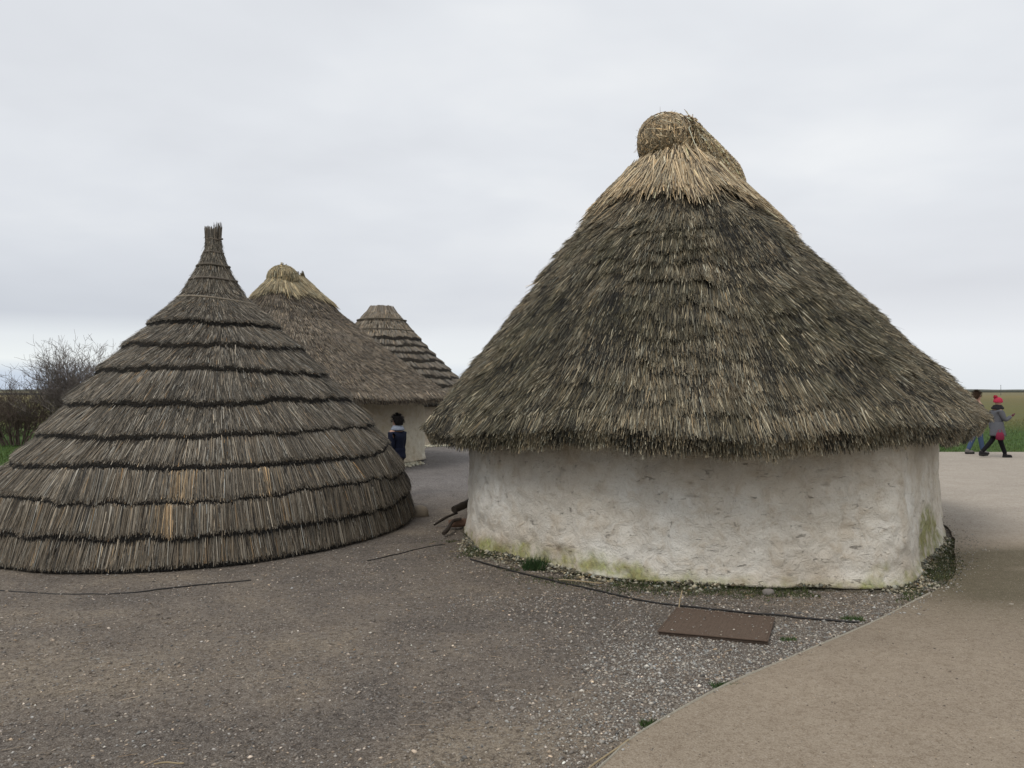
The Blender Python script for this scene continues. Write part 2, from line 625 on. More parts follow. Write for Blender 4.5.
# thin edging strip along the path border
a = Acc()
ev = EDGE[:86]
n = len(ev)
w = 0.0035
nr = nrm(np.stack([-np.gradient(ev[:, 1]), np.gradient(ev[:, 0])], axis=1))
zt = 0.024 + 0.004 * vn(np.c_[ev, np.zeros(n)], 1.5, 2)
sec = [(-w, -0.03), (-w, None), (w, None), (w, -0.03)]
V = np.zeros((4, n, 3))
for k, (o_, z_) in enumerate(sec):
    V[k, :, :2] = ev + nr * o_
    V[k, :, 2] = zt if z_ is None else z_
a.add(V.reshape(-1, 3), grid_faces(n, 4, closed=False), (0.33, 0.30, 0.24))
tag(a.build('path_edging', M['wood']), 'thin pale edging strip between the white gravel and the tan path', 'edging')


def stone_chips(name, P, size, col, mat, label=None, cat=None, flat=0.55):
    """little squashed crystals, one object"""
    n = len(P)
    base = np.array([[1, 0, 0], [0.3, 0.95, 0], [-0.8, 0.6, 0], [-0.8, -0.6, 0], [0.3, -0.95, 0], [0.1, 0, 1], [-0.1, .1, -0.6]], float)
    F0 = np.array([[0, 1, 5], [1, 2, 5], [2, 3, 5], [3, 4, 5], [4, 0, 5], [1, 0, 6], [2, 1, 6], [3, 2, 6], [4, 3, 6], [0, 4, 6]])
    V = base[None] * (1 + rng.uniform(-.35, .35, (n, 7, 1)))
    V[:, :, 2] *= flat
    V[:, :, 1] *= rng.uniform(.55, 1, (n, 1))
    th = rng.uniform(0, 2 * math.pi, n)
    c, s = np.cos(th)[:, None], np.sin(th)[:, None]
    x, y = V[:, :, 0] * c - V[:, :, 1] * s, V[:, :, 0] * s + V[:, :, 1] * c
    tx = rng.uniform(-.4, .4, (n, 1))
    z = V[:, :, 2] + x * tx
    V = np.stack([x, y, z], axis=2) * size[:, None, None] + P[:, None]
    F = (np.arange(n)[:, None, None] * 7 + F0[None]).reshape(-1, 3)
    a = Acc()
    a.add(V.reshape(-1, 3), F, np.repeat(col, 7, axis=0))
    o = a.build(name, mat)
    tag(o, label, cat, kind='stuff')
    return o


# ------------------------------------------------------------------ plan of the main hut
WALL_MAIN = [(-0.54, 10.2), (-0.47, 9.2), (-0.25, 8.45), (0.27, 7.79), (0.8, 7.32), (1.65, 6.99), (2.49, 6.88), (3.10, 6.86), (3.42, 6.98),
             (3.70, 7.35), (4.25, 8.15), (4.85, 9.05), (5.24, 9.9), (5.3, 11.0), (4.8, 12.2), (3.6, 12.75), (2.2, 12.8), (0.8, 12.5), (-0.2, 11.6)]
EAVE_MAIN = [(-1.02, 9.9), (-0.90, 8.9), (-0.42, 7.95), (0.25, 7.15), (0.95, 6.6), (1.75, 6.38), (2.55, 6.38), (3.25, 6.62), (4.02, 7.3), (4.80, 8.3), (5.52, 9.3),
             (5.95, 10.5), (5.85, 11.9), (5.1, 13.0), (3.8, 13.45), (2.3, 13.45), (0.7, 13.1), (-0.4, 12.2), (-0.95, 11.0)]


def scatter_yard_chips():
    n = 240000
    d = 2.6 + 8.4 * rng.random(n) ** 1.25
    x = (rng.random(n) * 2 - 1) * 0.70 * d
    P = np.stack([x, d, np.zeros(n)], axis=1)
    inside_path = in_poly(P, PATHPOLY)
    wall = in_poly(P, np.array(WALL_MAIN))
    ed = edge_dist(P)
    n1 = fbm(P, 1.4, 4, 88)
    n2 = fbm(P, 0.5, 3, 90)
    dens = 0.12 + 0.25 * np.clip(n1 + .1, 0, 1) + 0.15 * np.clip(n2, 0, 1)
    white = np.clip(1.15 - ed / (0.75 + 0.45 * n1), 0, 1) * sstep(d, 3.2, 4.2)
    white2 = np.exp(-((x - 1.25) / 1.0) ** 2 - ((d - 5.5) / 0.85) ** 2) * (1 + n1)
    drip = np.exp(-((d - (6.55 + 0.04 * x)) / 0.22) ** 2) * (x > -0.5) * (x < 3.3) * .9
    bare = np.exp(-((x + .1) / .45) ** 2 - ((d - 3.9) / .45) ** 2)
    W0 = spline(WALL_MAIN, 160)
    wd0 = np.sqrt(((P[:, None, :2] - W0[None]) ** 2).sum(-1)).min(1)
    foot = np.clip(1.25 - wd0 / .75, 0, 1) * (d < 8.6) * .8
    dens = np.clip(dens + foot + 0.95 * white + 0.75 * white2 + drip, 0, 1) * (1 - .85 * bare)
    spill = inside_path & (ed < .30 * rng.random(n) ** 2 * (1 + n1)) & (d > 6.0) & (rng.random(n) < .6)
    spill |= inside_path & (ed < .05 * rng.random(n)) & (rng.random(n) < .3)
    keep = ((rng.random(n) < dens) & ~inside_path & ~wall) | spill
    # drop those under the left hut
    keep &= ((P[:, 0] + 4.0) ** 2 + (P[:, 1] - 10.6) ** 2) > 2.9 ** 2
    P, wf = P[keep], np.clip(white + white2, 0, 1)[keep]
    m = len(P)
    size = np.clip(rng.lognormal(-5.1, 0.42, m), 0.003, 0.017) * (1 + 0.12 * wf)
    P[:, 2] = np.where(in_poly(P, PATHPOLY), path_z(P), yard_z(P)) + size * .1
    pale = rng.random(m) < (0.035 + 0.58 * wf)
    col = np.where(pale[:, None], hsv_jit((0.32, 0.30, 0.265), m, .30, .04), hsv_jit((0.23, 0.198, 0.165), m, .45, .07))
    stone_chips('gravel_chips', P, size, col, M['stone'])
    # loose grit on the path
    n = 9000
    d = 2.8 + 9 * rng.random(n)
    P = np.stack([(rng.random(n) * 1.0 - .1) * .75 * d, d, np.zeros(n)], axis=1)
    P = P[in_poly(P, PATHPOLY)]
    m = len(P)
    P[:, 2] = path_z(P)
    stone_chips('path_grit', P, np.clip(rng.lognormal(-5.6, .4, m), .002, .01), hsv_jit((0.22, 0.18, 0.14), m, .4, .06), M['stone'])


scatter_yard_chips()


# ------------------------------------------------------------------ thatched roofs that spring from a ridge
def roof_surface(eave, cen, axis, half, zr, ze_fun, prof, sag):
    """returns f(u, s, off) -> point; u in 0..1 around, s in 0..1 ridge to eave"""
    E = spline(eave, 720)
    cen = np.array(cen)
    axis = np.array(axis) / np.linalg.norm(axis)
    ps, pz = np.array(prof).T

    def f(u, s):
        u = np.mod(u, 1.0) * 720
        i = np.floor(u).astype(int) % 720
        fr = (u - np.floor(u))[..., None]
        e = E[i] * (1 - fr) + E[(i + 1) % 720] * fr
        al = ((e - cen) @ axis) / 2.6
        al = np.tanh(al * 1.4)
        rp = cen + axis * half * al[..., None]
        xy = rp * (1 - s[..., None]) + e * s[..., None]
        k = np.interp(s, ps, pz)
        zt = zr - sag * al
        z = ze_fun(e) + (zt - ze_fun(e)) * k
        P = np.concatenate([xy, z[..., None]], axis=-1)
        bump = 0.05 * fbm(P, 0.9, 3, 4) * np.minimum(1, s * 4 + .1) + 0.025 * fbm(P, 3.2, 2, 12)
        P[..., 2] += bump
        return P
    return f, E


def surf_frame(f, u, s, du=0.002, ds=0.01):
    P = f(u, s)
    T = nrm(f(u, np.minimum(s + ds, 1.0)) - f(u, np.minimum(s + ds, 1.0) - 2 * ds))
    Uu = nrm(f(u + du, s) - f(u - du, s))
    N = nrm(np.cross(Uu, T))
    flip = N[..., 2] < 0
    N[flip] *= -1
    return P, T, N


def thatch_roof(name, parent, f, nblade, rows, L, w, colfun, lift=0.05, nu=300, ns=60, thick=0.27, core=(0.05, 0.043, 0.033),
                ragged=0.6, view=None, seed=0, s0=0.0, fringe=0, wallz=1.5, inner=0.78):
    a = Acc()
    u = np.linspace(0, 1, nu, endpoint=False)
    s = np.linspace(0.0, 1, ns)
    U, S = np.meshgrid(u, s)
    P = f(U, S)
    # lower lip and underside back to the wall head
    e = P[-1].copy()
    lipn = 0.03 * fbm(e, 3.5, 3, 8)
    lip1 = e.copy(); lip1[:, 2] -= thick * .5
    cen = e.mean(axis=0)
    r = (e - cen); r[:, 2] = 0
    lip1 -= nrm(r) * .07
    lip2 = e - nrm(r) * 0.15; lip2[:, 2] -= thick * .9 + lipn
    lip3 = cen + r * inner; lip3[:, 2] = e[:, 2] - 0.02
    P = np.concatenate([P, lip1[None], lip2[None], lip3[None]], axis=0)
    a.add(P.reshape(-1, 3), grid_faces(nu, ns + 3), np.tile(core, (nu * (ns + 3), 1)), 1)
    # straw coats in ragged courses
    n = nblade
    q = np.sqrt(rng.random(n) * (1 - s0 ** 2) + s0 ** 2)
    row = np.floor(q * rows)
    uu = rng.random(n)
    tmp = np.stack([np.cos(uu * 2 * math.pi) * 3, np.sin(uu * 2 * math.pi) * 3, row * 1.7], axis=1)
    wob = fbm(tmp, 1.1, 4, seed + 3) * 1.0
    clump = vn(np.stack([np.cos(uu * 2 * math.pi) * 3.2, np.sin(uu * 2 * math.pi) * 3.2, q * 6], axis=1), 4.5, seed + 9)
    frac = rng.random(n) ** 0.6
    ragv = ragged * (0.75 + 0.5 * rng.random(n))
    ss = (row + 1 + wob * ragv - (1 - frac) * (0.75 * ragged + .15) + 0.15 * clump) / rows
    if ragged > .8:
        tq = np.stack([np.cos(uu * 2 * math.pi) * 3.2 * (q + .3), np.sin(uu * 2 * math.pi) * 3.2 * (q + .3), q * 4], axis=1)
        ph = q * rows + 2.6 * fbm(tq, 0.9, 4, seed + 70)
        frac = ph - np.floor(ph)
        frac = frac * np.clip(.5 + 1.3 * fbm(tq, 1.5, 3, seed + 71), 0, 1.05)
        amp = np.clip(.55 + 1.1 * fbm(tq, 1.1, 3, seed + 73), 0, 1)
        ss = q + ((1 - (ph - np.floor(ph))) * .62 * amp + rng.normal(0, .16, n)) / rows
    ss = np.clip(ss, 0.01, 1.012)
    if view is not None:     # thin out what faces away
        Pt = f(uu, np.clip(ss, 0, 1))
        out = Pt[:, 1] - view
        keep = (out < 0) | (rng.random(n) < 0.4)
        uu, ss, frac, row, clump, wob = [v[keep] for v in (uu, ss, frac, row, clump, wob)]
    n = len(uu)
    sc = np.minimum(ss, 1.0)
    Pt, T, N = surf_frame(f, uu, sc)
    Ln = L * rng.uniform(.6, 1.3, n)
    side = np.cross(T, N)
    Tj = nrm(T + side * rng.normal(0, .09, n)[:, None] + side * (0.12 * vn(Pt, 1.6, seed + 30))[:, None])
    over = np.where(ss >= 0.985, rng.uniform(0.0, 0.10, n), 0.0)
    hgt = lift * (0.25 + 0.9 * frac) * (1 + .6 * clump) + rng.exponential(.007, n)
    tip = Pt + N * hgt[:, None] + Tj * over[:, None]
    root = Pt - Tj * Ln[:, None] - N * 0.012 + N * (hgt * .25)[:, None]
    col = colfun(Pt, row, frac, clump, n)
    straw_geo(a, tip, root, N, w * rng.uniform(.6, 1.4, n), col, taper=0.4, roll=0.75)
    # cut eave: straws hanging over the whole thickness of the edge
    if fringe:
        uu = rng.random(fringe)
        ff = rng.random(fringe)
        e, T, N = surf_frame(f, uu, np.ones(fringe))
        cxy = np.array([*cen[:2], 0])
        rr = e - cxy; rr[:, 2] = 0
        rr = nrm(rr)
        lipn = 0.03 * fbm(e, 3.5, 3, 8) + .03 * vn(e, 9, 3)
        D = nrm(T * (1.1 - .55 * ff)[:, None] + np.array([0, 0, -1.]) * (.25 + .75 * ff)[:, None] + np.cross(T, N) * rng.normal(0, .13, fringe)[:, None])
        tip = e - rr * (0.10 * ff)[:, None] + rr * rng.uniform(.03, .06, fringe)[:, None]
        tip[:, 2] -= (thick + lipn) * ff + rng.uniform(-.01, .05, fringe)
        root = tip - D * rng.uniform(.10, .2, fringe)[:, None] - rr * .01
        col = colfun(e, np.full(fringe, rows), rng.random(fringe), vn(e, 3, 4), fringe) 
        col = col * 1.3
        straw_geo(a, tip, root, N, w * rng.uniform(.6, 1.3, fringe), col, taper=.5, roll=0.9)
    return a.build(name, [M['straw'], M['core']], parent, origin=tuple(parent.location))


def daub_wall(name, parent, plan, h, mossfun, nu=900, nz=80, base_flare=0.05, col=(0.82, 0.785, 0.71), lump=0.035):
    W = spline(plan, nu)
    cen = W.mean(axis=0)
    tg = nrm(np.roll(W, -1, axis=0) - np.roll(W, 1, axis=0))
    nr = np.stack([tg[:, 1], -tg[:, 0]], axis=1)
    sgn = np.sign(((W - cen) * nr).sum(1).mean())
    nr *= sgn
    z = np.linspace(-0.06, h, nz)
    P = np.zeros((nz, nu, 3))
    P[:, :, :2] = W[None]
    P[:, :, 2] = z[::-1][:, None]
    q = P.reshape(-1, 3)
    N3 = np.tile(np.concatenate([nr, np.zeros((nu, 1))], axis=1), (nz, 1))
    d = lump * fbm(q * np.array([1, 1, .8]), 0.9, 2, 77) + 0.036 * fbm(q * np.array([1, 1, 1.4]), 2.8, 4, 78) + 0.016 * fbm(q * np.array([1, 1, 1.3]), 9, 3, 79)
    pit = vn(q * np.array([1, 1, 2.4]), 7.0, 91)
    pitm = np.clip((pit - 0.80) * 6, 0, 1)
    d -= pitm * 0.012
    d += base_flare * np.clip(1 - (q[:, 2]) / 0.22, 0, 1) ** 2 * (0.9 + 0.8 * vn(q * np.array([1, 1, 0.2]), 2.6, 33))
    d -= 0.05 * (q[:, 2] / h) ** 1.5
    q = q + N3 * d[:, None]
    c = np.array(col)[None] * (1 + 0.10 * fbm(q, 0.8, 4, 50)[:, None])
    c = np.tile(c, 1)
    # brown rain streaks running down and old damp along the foot
    st = np.clip(fbm(q * np.array([3.2, 3.2, 0.35]), 1.0, 4, 55) * 1.6, 0, 1)[:, None]
    c = c * (1 - .30 * st) + np.array([0.36, 0.29, 0.21]) * .30 * st
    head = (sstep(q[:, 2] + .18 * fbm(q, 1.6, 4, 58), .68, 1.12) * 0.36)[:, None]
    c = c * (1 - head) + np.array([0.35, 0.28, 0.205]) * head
    c = c * (1 - .5 * pitm[:, None]) + np.array([.22, .18, .14]) * .5 * pitm[:, None]
    lowb = (np.clip(fbm(q * np.array([1, 1, 1.5]), 1.7, 4, 59) * 2.2, 0, 1) * sstep(-q[:, 2], -.42, -.05))[:, None] * .55
    c = c * (1 - lowb) + np.array([0.44, 0.345, 0.235]) * lowb
    mo = mossfun(q)[:, None]
    c = c * (1 - mo) + hsv_jit((0.29, 0.305, 0.085), len(q), .2, .06) * mo
    a = Acc()
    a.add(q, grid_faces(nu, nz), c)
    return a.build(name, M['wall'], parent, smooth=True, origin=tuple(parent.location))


# --- main hut
CEN = (2.47, 10.26)
AX = (0.59, 0.80)
hut = empty('thatched_hut', (2.35, 9.9, 0))
tag(hut, 'largest hut, mossy dark thatch with a straw topknot above a low white wall', 'hut', 'thatched huts')


def moss_main(q):
    n = fbm(q, 2.4, 5, 15)
    n2 = fbm(q, 9, 3, 19)
    h = np.full(len(q), 0.055)
    h += 0.12 * np.exp(-((q[:, 0] - 0.1) / 0.5) ** 2) * (q[:, 1] < 9)
    h += 0.12 * np.exp(-((q[:, 0] - 0.95) / 0.35) ** 2) * (q[:, 1] < 8)
    h += 0.12 * np.exp(-((q[:, 0] - 3.15) / 0.16) ** 2) * (q[:, 1] < 7.3)
    h += 0.40 * np.exp(-(((q[:, 0] - 4.2) / 0.55) ** 2 + ((q[:, 1] - 8.1) / 0.85) ** 2))
    m = sstep(h * (1 + .9 * n) - q[:, 2] + .05 * n2, -0.07, 0.10)
    return np.clip(m * (0.55 + .9 * n2 + .5 * fbm(q, 24, 3, 23)), 0, .8)


daub_wall('wall', hut, WALL_MAIN, 1.55, moss_main, nu=1100, nz=84)


def ze_main(e):
    # drip height, a touch higher at the right-hand side
    return 1.36 + 0.045 * np.clip((e[..., 0] - 1.5) / 2, -1, 1) + .03 * np.sin(e[..., 0] * 2.1 + 1)


fmain, _ = roof_surface(EAVE_MAIN, CEN, AX, 0.95, 4.55, ze_main, [(0, 1), (0.27, 0.77), (0.5, 0.54), (0.78, 0.23), (1, 0)], 0.22)


def col_main(P, row, frac, clump, n):
    g = fbm(P, 0.75, 4, 101)
    g2 = fbm(P, 3.0, 3, 105)
    base = hsv_jit((0.168, 0.140, 0.096), n, .45, .08)
    # mossy, darker weathering in patches
    mo = np.clip(0.5 + 1.5 * g + 1.0 * g2, 0, 1)[:, None]
    moss = hsv_jit((0.064, 0.057, 0.034), n, .45, .08)
    c = base * (1 - mo * .85) + moss * mo * .85
    br = (rng.random(n) < 0.16)
    c[br] = hsv_jit((0.33, 0.29, 0.205), br.sum(), .25, .06)
    # bundles: streaks a few centimetres wide running down the slope
    an_ = np.arctan2(P[:, 1] - 10.2, P[:, 0] - 2.45)
    rr_ = np.hypot(P[:, 1] - 10.2, P[:, 0] - 2.45)
    stq = vn(np.stack([an_ * 75, rr_ * 3.4, P[:, 2] * .4], axis=1), 1.0, 109) + .7 * vn(np.stack([an_ * 34, rr_ * 2.2, P[:, 2] * .3], axis=1), 1.0, 110)
    c = c * np.exp(.36 * stq)[:, None]
    bl = (rng.random(n) < np.clip(-clump * .5 + .12 + .35 * (frac < .2), 0, 1))
    c[bl] = hsv_jit((0.024, 0.022, 0.017), bl.sum(), .3, .05)
    return c


thatch_roof('roof', hut, fmain, 320000, 22, 0.22, 0.0090, col_main, lift=0.060, view=11.0, seed=1, s0=0.03, fringe=42000, thick=0.18, ragged=0.85)


# --- straw topknot of the main hut
def cap_main():
    a = Acc()
    axis = np.array([0.59, 0.80, 0.0]) / np.hypot(.59, .8)
    # skirt: straw fanned down from the ridge
    n = 11000
    u = rng.random(n)
    smax = 0.325 + 0.03 * vn(np.stack([u * 30, u * 0, u * 0], axis=1), 1, 3) + rng.normal(0, .016, n)
    e = fmain(u, np.ones(n))
    al = ((e[:, :2] - np.array(CEN)) @ axis[:2]) / 2.6
    # shorter on the far flank
    smax = smax - 0.10 * np.clip(al + .3, 0, 1) + rng.exponential(.012, n) * (rng.random(n) < .3)
    st = smax * (0.30 + 0.70 * rng.random(n) ** .5)
    st = np.where(rng.random(n) < .6, smax, st)
    P, T, N = surf_frame(fmain, u, st)
    side = np.cross(T, N)
    Tj = nrm(T + side * rng.normal(0, .07, n)[:, None])
    tip = P + N * rng.uniform(.05, .14, n)[:, None]
    root = P - Tj * rng.uniform(.35, .6, n)[:, None] + N * rng.uniform(.03, .10, n)[:, None]
    col = hsv_jit((0.46, 0.365, 0.235), n, .34, .06)
    dk = rng.random(n) < .17
    col[dk] = hsv_jit((0.11, 0.085, 0.06), dk.sum(), .3, .05)
    straw_geo(a, tip, root, N, .014 * rng.uniform(.6, 1.4, n), col, roll=.9)
    o = a.build('straw_cap', M['straw'], hut, origin=tuple(hut.location))
    # the rolled bundle lying along the ridge
    A0, A1 = np.array([1.73, 9.30, 4.68]), np.array([2.86, 10.85, 4.36])
    ax = (A1 - A0) / np.linalg.norm(A1 - A0)
    Lg = np.linalg.norm(A1 - A0)
    sx = nrm(np.cross(ax, [0, 0, 1.0]))
    sz = np.cross(sx, ax)

    def rad(t):      # knot at the front, waist, long roll behind
        return np.interp(t, [-0.06, -0.04, 0.0, 0.06, 0.14, 0.22, 0.30, 0.5, 0.8, .95, 1.03], [.01, .17, .27, .315, .315, .31, .31, .32, .33, .29, .08])
    b = Acc()
    ts = np.linspace(-.06, 1.03, 40)
    th = np.linspace(0, 2 * math.pi, 40, endpoint=False)
    TS, TH = np.meshgrid(ts, th, indexing='ij')
    rr = rad(TS) * .93
    lump = lambda t_, a_: 1 + .09 * vn(np.stack([t_ * 5, np.cos(a_) * 1.4, np.sin(a_) * 1.4], axis=-1), 1.0, 12) * sstep(t_, .1, .4)
    rr = rr * lump(TS, TH)
    V = A0 + ax * (TS * Lg)[..., None] + (sx * np.cos(TH)[..., None] + sz * np.sin(TH)[..., None]) * rr[..., None]
    b.add(V.reshape(-1, 3), grid_faces(40, 40), (0.10, .078, .052), 1)
    n = 7000
    t = rng.uniform(-.040, 1.02, n)
    t = np.where(rng.random(n) < .4, rng.uniform(-.045, .2, n), t)
    th0 = rng.uniform(0, 2 * math.pi, n)
    # strands wrap over the roll, slightly slanting; four steps each
    span = rng.uniform(.5, 1.3, n) * np.where(rng.random(n) < .5, 1, -1)
    slant = rng.normal(0.0, .05, n)
    wd = .013 * rng.uniform(.6, 1.3, n)
    col = hsv_jit((0.42, 0.325, 0.205), n, .38, .07)
    dk = rng.random(n) < .2
    col[dk] = hsv_jit((0.10, 0.075, 0.05), dk.sum(), .3, .05)
    K = 5
    lifts = rng.uniform(.95, 1.09, n)
    for k in range(K):
        q = []
        for kk in (k, k + 1):
            g = kk / K
            tt = np.clip(t + slant * g, -.046, 1.03)
            an = th0 + span * g
            r_ = rad(tt) * lifts * lump(tt, an) * (1 + (.10 * (g - .5) ** 2))
            q.append(A0 + ax * (tt * Lg)[:, None] + (sx * np.cos(an)[:, None] + sz * np.sin(an)[:, None]) * r_[:, None])
        am = th0 + span * (k + .5) / K
        N = sx * np.cos(am)[:, None] + sz * np.sin(am)[:, None]
        straw_geo(b, q[1], q[0], N, wd, col, taper=1.0, roll=.01)
    # straws laid every way across the front end of the knot
    n = 900
    dirv = nrm(-ax[None] * rng.uniform(.55, 1.3, n)[:, None] + sx * rng.normal(0, .75, n)[:, None] + sz * rng.normal(0, .75, n)[:, None])
    Kc = A0 + ax * .10
    tg_ = nrm(np.cross(dirv, nrm(np.cross(dirv, [0, 0, 1.]) + rng.normal(0, .8, (n, 3)))))
    rk = rng.uniform(.275, .31, n)[:, None]
    for sg_ in (0, 1):
        q0 = nrm(dirv + tg_ * (-.42 + .42 * sg_)); q1 = nrm(dirv + tg_ * (.42 * sg_))
        straw_geo(b, Kc + q1 * rk, Kc + q0 * rk, dirv, .012, hsv_jit((.27, .208, .13), n, .55, .07), taper=1, roll=.3)
    # strands draped over the roll and raking down its right flank
    n = 1500
    t = rng.uniform(.12, .98, n)
    an = rng.uniform(.25, 1.5, n)
    prev = None
    drop = rng.uniform(.5, 1.5, n)
    for k_ in range(4):
        aa = an - drop * k_ * .33
        tt = t + .05 * k_ * rng.normal(0, .6, n)
        Nn_ = sx * np.cos(aa)[:, None] + sz * np.sin(aa)[:, None]
        q = A0 + ax * (np.clip(tt, 0, 1.02) * Lg)[:, None] + Nn_ * (rad(np.clip(tt, 0, .97)) * (1.05 + .10 * k_))[:, None]
        if prev is not None:
            straw_geo(b, q, prev, Nn_, .012, cdr, taper=1.0, roll=.3)
        else:
            cdr = hsv_jit((.46, .36, .225), n, .55, .08)
        prev = q
    # loose ends sticking out, most of them at the far right end
    n = 2600
    t = np.where(rng.random(n) < .6, rng.uniform(.75, 1.02, n), rng.uniform(-.03, .75, n))
    an = rng.uniform(-.9, math.pi + .9, n)
    N = sx * np.cos(an)[:, None] + sz * np.sin(an)[:, None]
    P = A0 + ax * (t * Lg)[:, None] + N * (rad(t) * .95)[:, None]
    D = nrm(N * .35 + rng.normal(0, .5, (n, 3)) + np.array([.25, .1, -.5]))
    straw_geo(b, P + D * rng.uniform(.04, .12, n)[:, None] + N * .03, P, N, .008, hsv_jit((.30, .23, .15), n, .3, .07), roll=.5)
    ro = b.build('ridge_roll', [M['straw'], M['core']], hut, origin=tuple(hut.location))
    ro.parent = o
    ro.location = (0, 0, 0)
    ro['label'] = 'brown twisted straw roll with a round knot at its front end'
    # long strands raking down right of the roll
    return o


cap_main()


# ------------------------------------------------------------------ tiered cone huts
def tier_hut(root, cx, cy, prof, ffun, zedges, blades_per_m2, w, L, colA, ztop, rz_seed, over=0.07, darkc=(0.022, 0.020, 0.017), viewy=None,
             nu=240, wave=0.03, tilt=0.0, special=None, gapk=0.0, lowspread=0.0):
    pz = np.array([p[0] for p in prof])[::-1]
    pr = np.array([p[1] for p in prof])[::-1]
    org = tuple(root.location)
    rmax = pr.max()

    def S(th, z):
        r = np.interp(z, pz, pr)
        f = 1 + (ffun(th) - 1) * np.clip(r / (0.6 * rmax), 0, 1)
        f = f + .36 * np.clip((1.05 - z) / 1.05, 0, 1) * np.clip(-np.cos(th) - .25, 0, 1) * lowspread
        r = r * f
        P = np.stack([cx + r * np.cos(th), cy + r * np.sin(th), z + 0 * th], axis=-1)
        rr = 0.03 * fbm(P, 1.1, 3, rz_seed)
        P[..., 0] += rr * np.cos(th)
        P[..., 1] += rr * np.sin(th)
        return P

    def edge(th, k):
        q = np.stack([np.cos(th) * 2, np.sin(th) * 2, np.full_like(th, k * 3.7)], axis=-1)
        ze = zedges[k]
        amp = wave * (1 if k < len(zedges) - 1 else .4)
        return ze + amp * (fbm(q, 1.1, 5, rz_seed + 5) + .35 * vn(q, 9.0, rz_seed + 6)) * (.5 if k < 1 else 1) + tilt * np.cos(th) * (0 if k == len(zedges) - 1 else 1)

    def frame(th, z):
        P = S(th, z)
        T = nrm(S(th, z - .03) - S(th, z + .03))
        U = nrm(S(th + .01, z) - S(th - .01, z))
        N = nrm(np.cross(U, T))
        out = np.stack([np.cos(th), np.sin(th), 0 * th], axis=-1)
        sg = np.sign((N * out).sum(-1, keepdims=True))
        return P, T, N * sg

    th = np.linspace(0, 2 * math.pi, nu, endpoint=False)
    for k in range(len(zedges)):
        a = Acc()
        zt = np.full(nu, ztop) if k == 0 else edge(th, k - 1) + 0.09
        zb = edge(th, k)
        rows = 9
        g = np.linspace(0, 1, rows)
        Z = zt[None] * (1 - g[:, None]) + zb[None] * g[:, None]
        TH = np.tile(th, (rows, 1))
        P, T, N = frame(TH, Z)
        offs = over * (0.15 + 0.75 * g) if k else over * g * .9
        P = P + N * offs[:, None, None]
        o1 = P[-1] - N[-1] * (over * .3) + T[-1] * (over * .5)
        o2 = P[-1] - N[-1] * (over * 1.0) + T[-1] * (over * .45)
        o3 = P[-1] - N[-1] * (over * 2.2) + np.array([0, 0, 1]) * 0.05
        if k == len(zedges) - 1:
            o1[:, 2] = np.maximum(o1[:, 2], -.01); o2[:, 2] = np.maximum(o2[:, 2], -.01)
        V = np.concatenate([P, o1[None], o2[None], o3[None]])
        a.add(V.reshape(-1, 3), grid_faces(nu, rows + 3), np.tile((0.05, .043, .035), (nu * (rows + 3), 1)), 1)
        # straws: area weighted
        rm = np.interp(np.mean(zedges[k]), pz, pr)
        sl = (np.mean(zt) - np.mean(zb)) * 1.35
        n = int(2 * math.pi * rm * sl * blades_per_m2)
        t = rng.uniform(0, 2 * math.pi, n)
        if viewy is not None:
            keep = (np.sin(t) < 0.35) | (rng.random(n) < .35)
            t = t[keep]; n = len(t)
        e0 = np.full(n, ztop) if k == 0 else edge(t, k - 1) + .02 - gapk * np.clip((k - 3) / 3, 0, 1)
        e1 = edge(t, k)
        gg = rng.random(n) ** .75
        gg = np.where(rng.random(n) < .28, 1.0, gg)
        z = e0 * (1 - gg) + e1 * gg
        P, T, N = frame(t, z)
        side = np.cross(T, N)
        Tj = nrm(T + side * rng.normal(0, .05, n)[:, None] + side * (0.14 * vn(P, 1.5, rz_seed + 8))[:, None])
        Ln = np.minimum(L * rng.uniform(.6, 1.2, n), (e0 - z) / np.maximum(np.abs(T[:, 2]), .4) * rng.uniform(.85, 1.02, n) + 0.03)
        off = over * (0.15 + .78 * gg) + rng.exponential(.007, n)
        tip = P + N * (off + .004)[:, None] + Tj * np.where(gg > .97, rng.normal(-.004, .018, n), 0)[:, None]
        root_ = P - Tj * Ln[:, None] + N * np.maximum(off - .018 - Ln * .16, 0.006)[:, None]
        col = colA(P, t, z, n, k)
        straw_geo(a, tip, root_, N, w * rng.uniform(.6, 1.4, n), col, taper=.55, roll=.75)
        # mouldering ends below the step, coloured darker still for the overhang's shade
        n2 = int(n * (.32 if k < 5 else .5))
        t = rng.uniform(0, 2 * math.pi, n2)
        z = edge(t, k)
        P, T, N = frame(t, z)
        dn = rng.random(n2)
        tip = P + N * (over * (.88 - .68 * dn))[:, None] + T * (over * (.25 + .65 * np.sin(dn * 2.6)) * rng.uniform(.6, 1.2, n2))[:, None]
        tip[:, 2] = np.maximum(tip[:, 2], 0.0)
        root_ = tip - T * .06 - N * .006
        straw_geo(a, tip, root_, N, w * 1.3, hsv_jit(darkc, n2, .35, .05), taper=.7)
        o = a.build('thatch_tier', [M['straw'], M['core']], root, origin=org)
        if special and k in special:
            o['label'] = special[k]
    return S, frame


def hoop(root, S, z0, z1, th0, th1, rad, col, off=.03, name='binding_hoop', more=.035):
    n = 90
    th = np.linspace(th0, th1, n)
    z = np.interp(np.linspace(0, 1, n), [0, 1], [z0, z1])
    P = S(th, z)
    out = np.stack([np.cos(th), np.sin(th), 0 * th], axis=-1)
    P = P + out * (off + more) + np.stack([0 * th, 0 * th, .006 * np.sin(th * 3)], axis=-1)
    a = Acc()
    tube(a, P, rad, col, 6)
    return a.build(name, M['wood'], root, smooth=True, origin=tuple(root.location))


